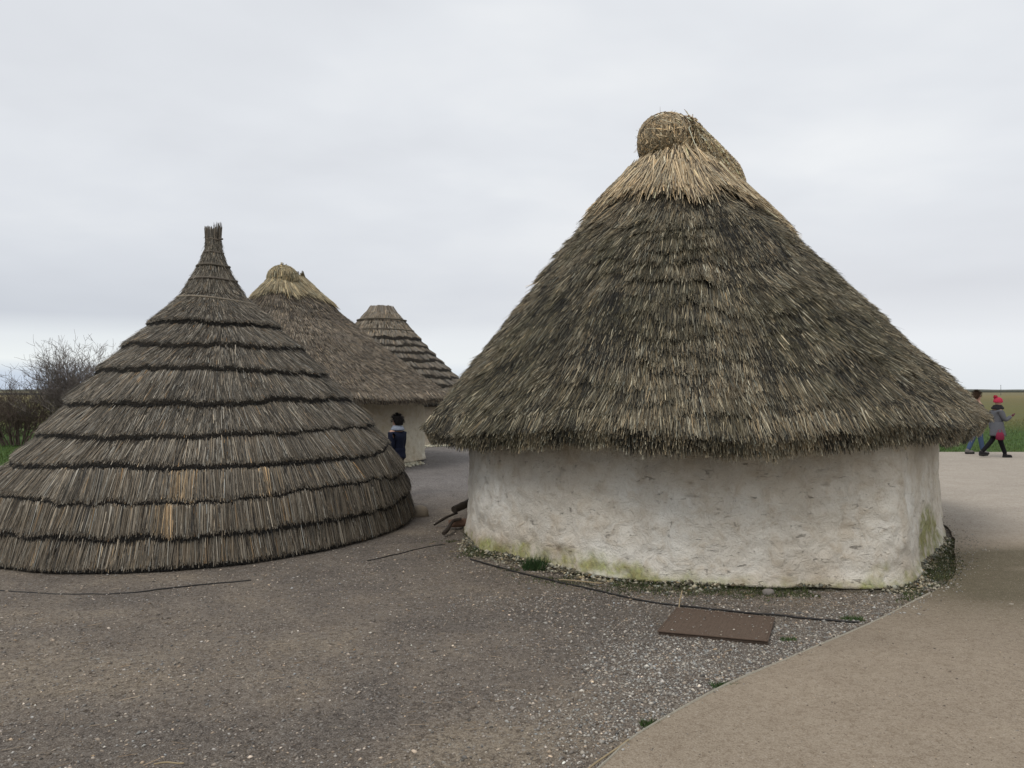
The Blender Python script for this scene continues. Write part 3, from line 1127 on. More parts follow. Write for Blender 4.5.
# --- left tiered hut
LX, LY = -3.98, 10.6
lh = empty('tiered_thatch_hut', (LX, LY, 0))
tag(lh, 'tiered grey reed cone hut reaching the ground, with a tall bound spike on top', 'hut', 'thatched huts')
angs = np.radians([-180, -150, -122, -106, -90, -71, -53, -34, 0, 45, 90, 135, 180])
fv = [.78, .86, 1.05, 1.17, 1.21, 1.19, 1.12, 1.03, .99, 1.0, 1.0, .86, .78]


def f_left(th):
    t = np.mod(th + math.pi, 2 * math.pi) - math.pi
    s = 0
    for d in (-.2, -.1, 0, .1, .2):
        tt = np.mod(t + d + math.pi, 2 * math.pi) - math.pi
        s = s + np.interp(tt, angs, fv)
    return s / 5


PROF_L = [(4.0, .065), (3.73, .068), (3.55, .085), (3.39, .13), (3.20, .21), (2.91, .37), (2.54, .77), (2.22, 1.13), (1.90, 1.45), (1.57, 1.76),
          (1.22, 2.06), (0.93, 2.30), (0.64, 2.47), (0.35, 2.56), (0.0, 2.60), (-.1, 2.6)]


pi = math.pi


def col_left(P, t, z, n, k):
    g = fbm(P, 0.9, 4, 201)
    g = g + 1.1 * vn(np.stack([t * 70 + z * 2, z * 1.6 + k * 9, 0 * t], axis=1), 1.0, 203)
    wb = np.clip((1.5 - P[:, 2]) / 2.0, 0, 1)[:, None]      # browner reed low down
    c = hsv_jit((0.142, 0.123, 0.096), n, .48, .05) * (1 + .28 * g[:, None])
    c = c * (1 - .4 * wb) + hsv_jit((0.175, 0.135, 0.090), n, .42, .07) * .4 * wb
    br = rng.random(n) < .10
    c[br] = hsv_jit((0.36, 0.325, 0.265), br.sum(), .2, .05)
    wrm = (rng.random(n) < .012)
    c[wrm] = hsv_jit((0.30, 0.185, 0.085), wrm.sum(), .25, .05)
    dk = rng.random(n) < .15
    c[dk] = hsv_jit((0.045, 0.040, 0.034), dk.sum(), .3, .05)
    # a few repairs in fresh golden straw
    for (ta, kk, da, pr) in ((-1.315, 6, .022, .6), (-1.345, 7, .020, .75), (-1.27, 6, .05, .12), (-1.03, 6, .012, .45), (-.98, 7, .012, .4),
                             (-1.5, 8, .05, .10), (-.85, 6, .03, .10), (-1.1, 8, .03, .12)):
        dt = np.mod(t - ta + pi, 2 * pi) - pi
        mk = (k == kk) & (np.abs(dt) < da * rng.exponential(.8, n)) & (rng.random(n) < pr)
        c[mk] = hsv_jit((0.37, 0.265, 0.155), mk.sum(), .3, .05)
    return c


ZL = [2.52, 2.22, 1.90, 1.57, 1.22, .93, .64, .345, 0.035]
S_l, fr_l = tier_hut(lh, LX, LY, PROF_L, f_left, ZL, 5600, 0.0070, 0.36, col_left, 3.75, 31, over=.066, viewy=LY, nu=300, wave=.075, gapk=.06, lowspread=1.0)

# spike bundle on top
a = Acc()
n = 420
t = rng.uniform(0, 2 * math.pi, n)
r = .088 * np.sqrt(rng.random(n))
root_ = np.stack([LX + r * np.cos(t), LY + r * np.sin(t), np.full(n, 3.5)], axis=1)
grp = np.floor(t / (2 * math.pi) * 7)
tip = np.stack([LX + (r * 1.3) * np.cos(t), LY + (r * 1.3) * np.sin(t), 3.80 + .16 * np.abs(vn(np.stack([grp * 3.3, grp, grp], axis=1), 1.3, 4)) + rng.uniform(-.02, .06, n)], axis=1)
straw_geo(a, tip, root_, np.stack([np.cos(t), np.sin(t), 0 * t], axis=1), .016, hsv_jit((0.15, .13, .105), n, .35, .05), taper=.4)
a.build('spike_bundle', M['straw'], lh, origin=tuple(lh.location))
pi = math.pi
hoop(lh, S_l, 3.71, 3.71, -pi * 1.5, pi * .5 + .1, .011, (.17, .14, .11), -.005)
hoop(lh, S_l, 3.54, 3.53, -pi * 1.5, pi * .5, .012, (.13, .11, .09), .005)
hoop(lh, S_l, 3.36, 3.35, -pi * 1.5, pi * .5, .015, (.11, .095, .075), .03)
hoop(lh, S_l, 3.17, 3.16, -pi * 1.5, pi * .5, .015, (.13, .11, .09), .035)
hoop(lh, S_l, 2.95, 2.84, -pi * 1.0, pi * .05, .015, (.24, .205, .155), .055)
# twig end of the top hoop
a = Acc()
tube(a, [(LX + .12, LY - .10, 3.71), (LX + .145, LY - .11, 3.705), (LX + .17, LY - .12, 3.70)], [.012, .015, .012], (.10, .085, .07))
a.build('hoop_end', M['wood'], lh, origin=tuple(lh.location))


# --- middle hut (plain brown thatch, pale yellow top) behind
def scaled_plan(pts, cen0, cen1, k, rot):
    P = np.array(pts) - np.array(cen0)
    c, s = math.cos(rot), math.sin(rot)
    P = P @ np.array([[c, s], [-s, c]])
    return [tuple(v) for v in P * k + np.array(cen1)]


mh = empty('thatched_hut', (-5.15, 19.2, 0))
tag(mh, 'plain brown thatched hut with a yellow straw top, standing between the tiered huts', 'hut', 'thatched huts')
CM = (-5.15, 19.2)


def superround(cx, cy, rx, ry, p, rot, n=20):
    out = []
    for i in range(n):
        t = 2 * math.pi * i / n
        c, s = math.cos(t), math.sin(t)
        r = (abs(c) ** p + abs(s) ** p) ** (-1 / p)
        x, y = rx * r * c, ry * r * s
        out.append((cx + x * math.cos(rot) - y * math.sin(rot), cy + x * math.sin(rot) + y * math.cos(rot)))
    return out


WM = superround(*CM, 2.72, 2.65, 3.4, -.42)
EM = superround(*CM, 3.62, 3.45, 2.3, -.42)
fm, _ = roof_surface(EM, (-5.3, 19.2), (0.55, .83), .40, 4.50, lambda e: 1.55 + 0 * e[..., 0], [(0, 1), (.1, .87), (.3, .65), (.6, .36), (.8, .17), (1, 0)], .08)


def col_mid(P, row, frac, clump, n):
    g = fbm(P, .8, 4, 140)
    c = hsv_jit((0.165, 0.137, 0.105), n, .42, .05) * (1 + .25 * g[:, None])
    up = (P[:, 2] > 3.3) & (P[:, 2] < 4.0) & (rng.random(n) < .6)
    c[up] *= .55
    br = rng.random(n) < .12
    c[br] = hsv_jit((.33, .27, .19), br.sum(), .2, .05)
    dk = rng.random(n) < .22
    c[dk] = hsv_jit((.055, .044, .034), dk.sum(), .3, .05)
    return c


daub_wall('wall', mh, WM, 1.72, lambda q: np.zeros(len(q)), nu=420, nz=40, base_flare=.04, col=(.60, .56, .46))
thatch_roof('roof', mh, fm, 120000, 30, .20, .012, col_mid, lift=.022, view=20, seed=5, s0=.05, fringe=14000, thick=.13, ragged=1.3, nu=200, ns=40, inner=.8)
# yellow straw top
a = Acc()
n = 5200
u = rng.random(n)
sm = .20 + .03 * vn(np.stack([u * 22, u, u], axis=1), 1, 7) + rng.normal(0, .015, n)
st = sm * (.25 + .75 * rng.random(n) ** .6)
P, T, N = surf_frame(fm, u, st)
tip = P + N * rng.uniform(.03, .10, n)[:, None]
root_ = P - T * rng.uniform(.25, .5, n)[:, None] + N * .05
straw_geo(a, tip, root_, N, .022, hsv_jit((.29, .24, .150), n, .4, .06))
cp = a.build('straw_cap', M['straw'], mh, origin=tuple(mh.location))
b = Acc()
c0 = np.array([-5.46, 18.95, 4.38])
EL = np.array([.34, .34, .29])
n = 2600
t = rng.uniform(0, 2 * pi, n)
ph = rng.uniform(.05, 1.9, n)
def elp(ph_, t_, k_=1.0):
    return c0 + np.stack([np.sin(ph_) * np.cos(t_), np.sin(ph_) * np.sin(t_), np.cos(ph_)], axis=1) * EL * np.asarray(k_)[..., None]
kk_ = rng.uniform(.98, 1.12, n)
straw_geo(b, elp(ph + .22, t, kk_), elp(ph - .2, t, kk_ * .98), np.stack([np.sin(ph) * np.cos(t), np.sin(ph) * np.sin(t), np.cos(ph)], axis=1), .02, hsv_jit((.27, .222, .135), n, .4, .06), taper=.7)
th = np.linspace(0, 2 * pi, 24, endpoint=False)
ell(b, c0, tuple(EL * .97), (.14, .115, .07), 20, 14)
tube(b, [c0 + np.array([.335 * math.cos(x), .335 * math.sin(x), .07]) for x in np.linspace(0, 2 * pi, 30)], .014, (.26, .21, .13), 5)
# second lump further back along the ridge
c1 = np.array([-4.95, 19.65, 4.10])
V = np.array([[c1 + np.array([r_ * math.cos(x), r_ * math.sin(x), z_]) for x in th] for r_, z_ in [(.30, -.25), (.24, 0), (.16, .08), (.01, .11)]])
b.add(V.reshape(-1, 3), grid_faces(24, 4), (.15, .12, .07))
n = 700
t = rng.uniform(0, 2 * pi, n)
out = np.stack([np.cos(t), np.sin(t), 0 * t], axis=1)
root_ = c1 + out * .08 + np.array([0, 0, .11])
tip = c1 + out * rng.uniform(.25, .38, n)[:, None] + np.array([0, 0, -1.]) * rng.uniform(.05, .25, n)[:, None]
straw_geo(b, tip, root_, out * .4 + np.array([0, 0, 1.]), .022, hsv_jit((.27, .215, .12), n, .35, .06))
kn = b.build('straw_knot', M['straw'], mh, origin=tuple(mh.location))
kn.parent = cp
kn.location = (0, 0, 0)

# chalk washed from the wall onto the ground
# --- far tiered hut
FX, FY = -4.45, 27.2
fh = empty('tiered_thatch_hut', (FX, FY, 0))
tag(fh, 'farthest hut, its flat-topped tiered thatch showing right of the brown hut', 'hut', 'thatched huts')
PROF_F = [(4.60, .36), (4.5, .50), (4.25, .66), (3.95, .86), (3.6, 1.12), (3.3, 1.38), (3.0, 1.68), (2.7, 1.98), (2.4, 2.28), (2.1, 2.58), (1.8, 2.88), (1.5, 3.15), (1.2, 3.35)]


def col_far(P, t, z, n, k):
    c = hsv_jit((0.165, 0.142, 0.112), n, .35, .06)
    if k == 0:
        c = hsv_jit((0.215, 0.18, 0.135), n, .3, .06)
    dk = rng.random(n) < .12
    c[dk] *= .4
    return c


ZF = [3.50, 3.24, 2.98, 2.72, 2.46, 2.20, 1.94, 1.68, 1.40]
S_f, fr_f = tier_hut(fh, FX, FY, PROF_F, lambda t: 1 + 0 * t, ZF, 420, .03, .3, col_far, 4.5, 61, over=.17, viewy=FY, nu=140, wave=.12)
a = Acc()
n = 1500
t = rng.uniform(0, 2 * pi, n)
out = np.stack([np.cos(t), np.sin(t), 0 * t], axis=1)
r1 = rng.uniform(.30, .50, n)
c0 = np.array([FX, FY, 0.])
tip = c0 + out * (r1 + .08)[:, None] + np.array([0, 0, 1.]) * (4.72 - (r1 - .3) * 1.8)[:, None]
straw_geo(a, c0 + out * .72 + np.array([0, 0, 4.2]), tip, out, .03, hsv_jit((.16, .135, .105), n, .35, .05), taper=1)
V = np.array([[c0 + np.array([r_ * math.cos(x), r_ * math.sin(x), z_]) for x in th] for r_, z_ in [(.80, 4.0), (.52, 4.50), (.40, 4.68), (.25, 4.72), (.01, 4.70)]])
a.add(V.reshape(-1, 3), grid_faces(24, 5), (.15, .125, .095))
a.build('straw_cap', M['straw'], fh, origin=tuple(fh.location))
hoop(fh, S_f, 4.22, 4.22, -1.5 * pi, .5 * pi, .025, (.10, .085, .065), .12)
hoop(fh, S_f, 3.86, 3.86, -1.5 * pi, .5 * pi, .025, (.10, .085, .065), .13)
WF = superround(FX, FY, 2.9, 2.9, 2.6, .2)
daub_wall('wall', fh, WF, 1.7, lambda q: np.zeros(len(q)), nu=260, nz=26, base_flare=.15, col=(.50, .45, .37))


fh.location.z = -.12

# ------------------------------------------------------------------ litter, chalk, weeds round the huts
def chalk_spill(name, pts_c, n, spread, label):
    P = np.array([pts_c[i % len(pts_c)] for i in range(n)], float)
    P = P + rng.normal(0, spread, P.shape)
    P = np.c_[P, np.zeros(n)]
    P[:, 2] = 0.0
    return stone_chips(name, P, rng.uniform(.02, .075, n), hsv_jit((.50, .47, .36), n, .15, .04), M['stone'])


wm = spline(WM, 200)
vis = [tuple(p) for p in wm if p[1] < 18.8 and p[0] > -4]
chalk_spill('chalk_rubble', vis, 1500, .16, '')
wf = spline(WF, 200)
vis = [tuple(p) for p in wf if p[1] < 26.5 and p[0] > -4.6]
chalk_spill('chalk_rubble', vis, 900, .3, '')


def blades(name, P, hgt, w, col, lean=.35):
    n = len(P)
    a = Acc()
    t = rng.uniform(0, 2 * pi, n)
    out = np.stack([np.cos(t), np.sin(t), 0 * t], axis=1)
    d = nrm(out * (lean * rng.uniform(0, 1.6, n))[:, None] + np.array([0, 0, 1.]))
    straw_geo(a, P + d * hgt[:, None], P, np.roll(out, 1, axis=1) + out * .3, w, col, taper=.15, roll=1.5)
    return a.build(name, M['leaf'])


def tuft(x, y, r, h, n, label, col=(.050, .085, .025)):
    n = int(n * 1.5)
    P = np.stack([np.clip(rng.normal(0, r, n), -1.5 * r, 1.5 * r), np.clip(rng.normal(0, r * .6, n), -.9 * r, .9 * r), np.zeros(n)], axis=1)
    o = blades('grass_tuft', P, h * rng.uniform(.4, 1.1, n), .006, hsv_jit(col, n, .3, .08), lean=.7)
    o.location = (x, y, yard_z(np.array([[x, y, 0.]]))[0] - .003)
    tag(o, label, 'grass tuft', 'small grass tufts growing through the gravel')


tuft(0.225, 7.66, .07, .15, 260, 'dark green grass tuft against the foot of the white wall, left of its middle', (.035, .07, .022))
tuft(1.225, 4.60, .045, .035, 200, 'small green tuft beside the path edging, nearer the brown plate')
tuft(.715, 4.08, .035, .035, 170, 'small green tuft beside the path edging, nearest to the camera')
tuft(2.55, 5.98, .05, .035, 160, 'low green tuft where the black strip reaches the path')
tuft(-.35, 8.52, .045, .05, 120, 'thin tuft on the gravel left of the white wall', (.06, .08, .03))
tuft(1.90, 5.50, .035, .025, 120, 'flat green tuft on the gravel right of the brown plate')

# weeds and moss along the foot of the wall
W = spline(WALL_MAIN, 1400)
W = W[(W[:, 1] < 9.2)]
cenw = np.array([2.35, 9.9])
n = 16000
i = rng.integers(0, len(W), n)
out = nrm(W[i] - cenw)
P = np.c_[W[i] + out * (np.abs(rng.normal(.04, .20, n))[:, None]), np.zeros(n)]
nn = fbm(P, 2.5, 4, 300) + .25 * np.exp(-((P[:, 0] - 4.1) / .5) ** 2) + .15 * np.exp(-((P[:, 0] - .9) / .5) ** 2)
keep = nn > .06
P = P[keep]
n = len(P)
P[:, 2] = yard_z(P) + .045 * np.clip(1 - np.min(np.linalg.norm(P[:, None, :2] - W[None, ::12], axis=2), axis=1) / .13, 0, 1)
tag(blades('weeds', P, rng.uniform(.008, .035, n), .008, hsv_jit((.055, .068, .024), n, .35, .1), .9), kind='stuff')
# the mossy verge at the right-hand corner
n = 7000
P = np.stack([rng.normal(4.25, .42, n), rng.normal(7.75, .75, n), np.zeros(n)], axis=1)
inw = in_poly(P, np.array(WALL_MAIN))
inp = in_poly(P, PATHPOLY)
ed = edge_dist(P)
keep = ~inw & (~inp | (ed < .05 * (1 + vn(P, 3, 5))))
P = P[keep]
n = len(P)
P[:, 2] = np.where(in_poly(P, PATHPOLY), .014, -.002)
tag(blades('verge_weeds', P, rng.uniform(.006, .028, n), .009, hsv_jit((.070, .070, .035), n, .4, .12), 1.05), kind='stuff')

# soil banked against the wall foot
Wb = spline(WALL_MAIN, 1400)
nb = len(Wb)
ob = nrm(Wb - cenw)
q3 = np.c_[Wb, np.zeros(nb)]
rowsb = []
for t_ in np.linspace(0, 1, 9):
    wd_ = .13 + .09 * fbm(q3, 1.6, 4, 410)
    xy = Wb + ob * (-.06 + t_ * (.06 + wd_))[:, None]
    zz_ = (.055 + .035 * fbm(q3, 2.2, 4, 411)) * (1 - t_) ** 1.3 - .03 * t_ + .010 * fbm(np.c_[xy, 0 * xy[:, 0]], 14, 3, 412)
    rowsb.append(np.c_[xy, zz_])
a = Acc()
Vb = np.concatenate(rowsb)
cb = np.array([.165, .140, .100])[None] * (1 + .3 * fbm(Vb, 3, 4, 413)[:, None])
gb = np.clip(fbm(Vb, 2.0, 4, 414) * 2, 0, .8)[:, None]
cb = cb * (1 - gb) + np.array([.085, .092, .040]) * gb
a.add(Vb, grid_faces(nb, 9), cb)
tag(a.build('soil', M['yard'], smooth=True), kind='structure')

# crumbled daub and small stones against the wall foot
n = 4200
i = rng.integers(0, len(W), n)
P = np.c_[W[i] + nrm(W[i] - cenw) * np.abs(rng.normal(.0, .09, (n, 1))) * np.clip(1 + vn(np.c_[W[i], 0 * W[i][:, 0]], 2, 6), .2, 2)[:, None], np.zeros(n)]
P[:, 2] = yard_z(P) + .004 + .05 * np.clip(1 - np.linalg.norm(P[:, :2] - W[i], axis=1) / .12, 0, 1)
stone_chips('wall_rubble', P, np.clip(rng.lognormal(-4.3, .45, n), .005, .035), np.where((rng.random(n) < .35)[:, None], hsv_jit((.36, .33, .25), n, .25, .06), hsv_jit((.13, .115, .08), n, .4, .1)), M['stone'])

# bits of straw on the yard
n = 900
d = 3.0 + 7.5 * rng.random(n)
x = (rng.random(n) * 1.3 - .65) * d
P = np.stack([x, d, np.zeros(n)], axis=1)
m = 500
ii = rng.integers(0, len(W), m)
P2 = np.c_[W[ii] + nrm(W[ii] - cenw) * rng.uniform(.05, .65, (m, 1)), np.zeros(m)]
P = np.vstack([P, P2])
keep = ~in_poly(P, PATHPOLY) & ~in_poly(P, np.array(WALL_MAIN)) & (((P[:, 0] + 4) ** 2 + (P[:, 1] - 10.6) ** 2) > 9)
P = P[keep]
n = len(P)
P[:, 2] = yard_z(P) + .006
t = rng.uniform(-.9, .9, n) + np.where(rng.random(n) < .3, 1.2, 0)
dv = np.stack([np.cos(t), np.sin(t), 0 * t], axis=1) * rng.uniform(.02, .11, n)[:, None]
a = Acc()
straw_geo(a, P + dv + [0, 0, .004], P, np.tile([0, 0, 1.], (n, 1)), .0035, hsv_jit((.20, .155, .105), n, .4, .08), taper=.8, roll=.2)
tag(a.build('straw_litter', M['straw']), kind='stuff')

# thick, long single stalks that can be picked out
def stalk(x0, y0, x1, y1, label, r=.006, z1=.01):
    a = Acc()
    q = np.linspace(0, 1, 6)[:, None]
    mid = np.array([(x0, y0, .012)]) * (1 - q) + np.array([(x1, y1, z1 + .012)]) * q
    mid[:, 1] += .012 * np.sin(q[:, 0] * 5)
    tube(a, mid - np.array([x0, y0, 0]), r, (.32, .25, .15), 5)
    o = a.build('straw_stalk', M['straw'])
    o.location = (x0, y0, 0)
    tag(o, label, 'straw stalk', 'loose straw stalks on the ground')


stalk(1.30, 6.22, 1.36, 6.40, 'pale straw stalk sticking up by the black strip, above the brown plate', .005, .09)
stalk(.26, 3.45, .56, 3.86, 'long pale stalk lying along the path edging at the bottom of the picture', .005)
stalk(-1.62, 3.62, -1.48, 3.62, 'short stalk on the gravel in the left foreground', .004)
stalk(.42, 7.15, .78, 6.98, 'tan stalk on the rubble at the foot of the white wall', .006)


# black drip edging strips
def strip(pts, label, r=.0075, z=.010):
    P = spline(pts, 120, closed=False)
    z_ = yard_z(np.c_[P, np.zeros(len(P))]) + z + .004 * vn(np.c_[P * 2, np.zeros(len(P))], 1, 4)
    a = Acc()
    tube(a, np.c_[P, z_] - np.array([*pts[0], 0]), r, (.018, .016, .015), 6)
    o = a.build('drip_edging', M['rubber'], smooth=True)
    o.location = (*pts[0], 0)
    tag(o, label, 'edging strip', 'thin dark edging strips laid round the huts')


strip([(-.42, 8.05), (.09, 7.45), (.75, 6.81), (1.18, 6.42), (1.90, 6.10), (2.55, 5.88)], 'black edging strip curving past the brown plate, in front of the white wall')
strip([(-4.9, 6.98), (-4.1, 6.78), (-3.35, 6.74), (-2.7, 7.05), (-2.35, 7.2)], 'thin dark strip in front of the left hut', .006, .004)
strip([(-1.46, 8.0), (-1.2, 8.35), (-.98, 8.7), (-.75, 8.95)], 'short dark strip on the gravel in the gap between the two nearest huts', .006, .004)


# brown ribbed plate let into the gravel
def plate():
    c = np.array([(1.28, 6.19), (1.94, 5.92), (1.72, 5.38), (1.026, 5.60)])
    cen = c.mean(0)
    a = Acc()
    q = c - cen
    z0, z1 = -.02, .016
    V = np.vstack([np.c_[q, np.full(4, z0)], np.c_[q, np.full(4, z1)]])
    a.add(V, [[0, 1, 5, 4], [1, 2, 6, 5], [2, 3, 7, 6], [3, 0, 4, 7]], (.075, .055, .042))
    # top: ribs running front to back
    nr = 34
    g = np.linspace(0, 1, nr * 4 + 1)
    top = q[0][None] * (1 - g[:, None]) + q[1][None] * g[:, None]
    bot = q[3][None] * (1 - g[:, None]) + q[2][None] * g[:, None]
    hz = z1 + .0035 * (np.sin(g * nr * 2 * pi) > 0)
    V = np.vstack([np.c_[top, hz], np.c_[bot, hz]])
    a.add(V, grid_faces(len(g), 2, closed=False), (.120, .086, .064))
    # raised rim
    for k in range(4):
        p0, p1 = q[k], q[(k + 1) % 4]
        tube(a, np.array([[*p0, z1 + .001], [*((p0 + p1) / 2), z1 + .001], [*p1, z1 + .001]]), .008, (.11, .078, .058), 6)
    o = a.build('ground_plate', M['wood'])
    o.location = (*cen, 0)
    tag(o, 'flat brown ribbed plate lying on the pale gravel before the white wall', 'plate')


plate()
n = 170
uv = rng.random((n, 2))
ca = np.array([(1.28, 6.19), (1.94, 5.92), (1.72, 5.38), (1.026, 5.60)])
Pq = ca[0] * ((1 - uv[:, :1]) * (1 - uv[:, 1:])) + ca[1] * (uv[:, :1] * (1 - uv[:, 1:])) + ca[2] * (uv[:, :1] * uv[:, 1:]) + ca[3] * ((1 - uv[:, :1]) * uv[:, 1:])
edgeb = np.minimum(np.minimum(uv[:, 0], 1 - uv[:, 0]), np.minimum(uv[:, 1], 1 - uv[:, 1]))
Pq = Pq[(edgeb < .12) | (rng.random(n) < .35)]
stone_chips('grit', np.c_[Pq, np.full(len(Pq), .021)], np.clip(rng.lognormal(-5.2, .4, len(Pq)), .003, .013), hsv_jit((.26, .23, .19), len(Pq), .35, .05), M['stone'])


# branches, log and stones left of the main wall
def rod(name, pts, rad, col, label, cat, group=None, sides=7, mat='wood'):
    P = np.array(pts, float)
    o0 = np.array([P[0][0], P[0][1], 0])
    Q = spline(P, max(8, len(P) * 5), closed=False)
    rr = np.interp(np.linspace(0, 1, len(Q)), np.linspace(0, 1, len(rad)), rad)
    a = Acc()
    tube(a, Q - o0, rr * (1 + .12 * vn(Q, 14, 3)), col, sides)
    o = a.build(name, M[mat], smooth=True)
    o.location = tuple(o0)
    tag(o, label, cat, group)
    return o


rod('branch', [(-.97, 9.95, .03), (-.83, 10.1, .10), (-.70, 10.2, .14)], [.014, .017, .015], (.035, .028, .022), 'thin dark branch leaning towards the left end of the white wall', 'branch', 'dead wood left of the white wall')
rod('branch', [(-.80, 9.35, .03), (-.76, 9.5, .06), (-.72, 9.75, .11), (-.62, 9.8, .13)], [.026, .024, .022, .018], (.045, .035, .028), 'crooked dark branch on the gravel beside the left end of the wall', 'branch', 'dead wood left of the white wall')
rod('log', [(-.74, 10.15, .19), (-.62, 10.35, .22), (-.50, 10.7, .24)], [.045, .050, .045], (.04, .032, .025), 'short dark log propped behind the left end of the white wall', 'log', 'dead wood left of the white wall')
rod('log', [(-.78, 9.85, .06), (-.64, 9.86, .07), (-.54, 9.9, .07)], [.05, .055, .05], (.14, .085, .06), 'reddish brown stump of wood tucked against the wall foot', 'log', 'dead wood left of the white wall')


def rock(x, y, r, h, col, label, seed):
    n1, n2 = 14, 9
    ph = np.linspace(0, pi, n2)
    th = np.linspace(0, 2 * pi, n1, endpoint=False)
    V = np.array([[(math.sin(p) * math.cos(t), math.sin(p) * math.sin(t), math.cos(p)) for t in th] for p in ph]).reshape(-1, 3)
    V = V * (1 + .28 * fbm(V, 1.5, 3, seed)[:, None]) * np.array([r, r * .75, h])
    a = Acc()
    a.add(V, grid_faces(n1, n2), col)
    o = a.build('stone', M['stone'], smooth=False)
    o.location = (x, y, h * .35)
    tag(o, label, 'stone', 'loose stones')


rock(-1.27, 10.9, .13, .10, (.27, .225, .17), 'tan stone half buried beside the right edge of the tiered reed hut', 5)
rock(2.15, 7.0 - .30, .05, .03, (.2, .18, .16), 'small grey stone at the wall foot behind the brown plate', 6)
rock(3.95, 6.32, .022, .014, (.42, .38, .32), 'pale pebble alone on the dark damp part of the path', 7)
rock(2.13, 4.45, .016, .012, (.03, .025, .02), 'small dark pebble alone on the tan path', 8)


# ------------------------------------------------------------------ grass beyond the yard
def field_grass():
    n = 60000
    d = 18.0 + 30 * rng.random(n) ** 1.4
    x = (rng.random(n) * 1.5 - .75) * d
    P = np.stack([x, d, np.full(n, -.035)], axis=1)
    keep = ((x < -9) & (d > 18.35 + 0.25 * vn(P, .7, 3))) | ((x > 8) & (d > 21.9 + .1 * vn(P, 1.5, 3)))
    P = P[keep]
    n = len(P)
    col = hsv_jit((.078, .128, .034), n, .28, .08)
    dry = np.clip((P[:, 1] + 6 * vn(P, .2, 9) - 33) / 14, 0, 1)[:, None]
    col = col * (1 - dry) + hsv_jit((.165, .155, .065), n, .25, .06) * dry
    o = blades('grass', P, rng.uniform(.04, .10, n) * (1 + dry[:, 0] * .6), .022, col, .6)
    tag(o, kind='stuff')


field_grass()

# far low ridge and hedge lines at the horizon
def far_band(name, x0, x1, y, h, col, seed, kind='structure', depth=30):
    n = 260
    x = np.linspace(x0, x1, n)
    q = np.c_[x, np.zeros(n), np.zeros(n)]
    top = h * (0.75 + .35 * fbm(q, 5.0 / (x1 - x0) * 8, 5, seed))
    V = np.zeros((4, n, 3))
    V[:, :, 0] = x
    V[0, :, 1] = y; V[0, :, 2] = -.5
    V[1, :, 1] = y; V[1, :, 2] = top * .8
    V[2, :, 1] = y + depth * .5; V[2, :, 2] = top
    V[3, :, 1] = y + depth; V[3, :, 2] = -.5
    a = Acc()
    a.add(V.reshape(-1, 3), grid_faces(n, 4, closed=False), col)
    o = a.build(name, M['leaf'], smooth=True)
    tag(o, kind=kind)
    return o


far_band('far_hill', -2600, 2600, 2300, 9, (.12, .125, .105), 2, depth=500)
far_band('distant_wood', 150, 1500, 900, 2.6, (.055, .058, .045), 3, kind='stuff', depth=40)
far_band('distant_wood', -800, -100, 320, 1.5, (.045, .045, .036), 4, kind='stuff', depth=30)


# ------------------------------------------------------------------ bare shrubs at the left
def shrub(x, y, H, spread, stems, depth, label, thick=.03, col=(.050, .040, .034), dense=1.0, lean=(0, 0), up=.35):
    root = empty('bare_shrub', (x, y, 0))
    tag(root, label, 'shrub', 'leafless shrubs at the edge of the field')
    st, tw = Acc(), Acc()
    rs = random.Random(int(x * 31 + y * 7))

    def grow(p, d, L, r, lev):
        pts = [p]
        q = p.copy()
        dd = d.copy()
        for _ in range(3):
            dd = nrm(dd + np.array([rs.gauss(0, .16), rs.gauss(0, .16), rs.gauss(0, .08) + .05]))
            q = q + dd * L / 3
            pts.append(q.copy())
        tube(st if lev < 2 else tw, pts, np.linspace(r, r * .6, 4), np.array(col) * rs.uniform(.75, 1.3), 4 if lev > 1 else 6, cap=False)
        if lev >= depth:
            return
        k = rs.choice([2, 3, 3]) if lev else 4
        k = max(2, int(round(k * dense)))
        for j in range(k):
            i = rs.choice([1, 2, 3, 3])
            nd_ = nrm(dd + np.array([rs.gauss(0, .55), rs.gauss(0, .55), rs.gauss(.0, .35) + up * .4]))
            grow(pts[i], nd_, L * rs.uniform(.55, .85), max(r * .55, .0045), lev + 1)

    for s in range(stems):
        an = rs.uniform(0, 2 * pi)
        o = rs.uniform(.1, 1) * spread
        p = np.array([math.cos(an) * o * .35, math.sin(an) * o * .35, 0.])
        d = nrm(np.array([math.cos(an) * o * .55 / H * 1.5 + lean[0], math.sin(an) * o * .4 / H * 1.5, 1.]))
        grow(p, d, H * rs.uniform(.30, .42), thick * rs.uniform(.7, 1.05), 0)
    for acc_, nm in ((st, 'stem'), (tw, 'twigs')):
        acc_.V = [v + np.array([x, y, 0]) for v in acc_.V]
        acc_.build(nm, M['bark'], root, origin=(x, y, 0))
    return root


shrub(-14.1, 25.6, 3.05, 1.5, 26, 5, 'tallest leafless shrub, its grey twigs fanned against the sky', .03, (.16, .137, .125), 1.0)
shrub(-15.6, 25.2, 1.95, 1.5, 30, 4, 'dense dark brown shrub below and left of the tallest one', .022, (.105, .080, .066), 1.05)
shrub(-12.6, 25.4, 1.9, 1.4, 26, 4, 'dense brown shrub just behind the slope of the left hut', .022, (.11, .082, .067), 1.05)
shrub(-17.6, 26.5, 1.75, 1.6, 26, 4, 'low dark shrub cut by the left edge of the picture', .022, (.10, .08, .066), 1.05)
shrub(-14.3, 26.8, 1.9, 1.7, 26, 4, 'dark brown shrub in the thicket behind the tallest one', .022, (.105, .08, .066), 1.05)


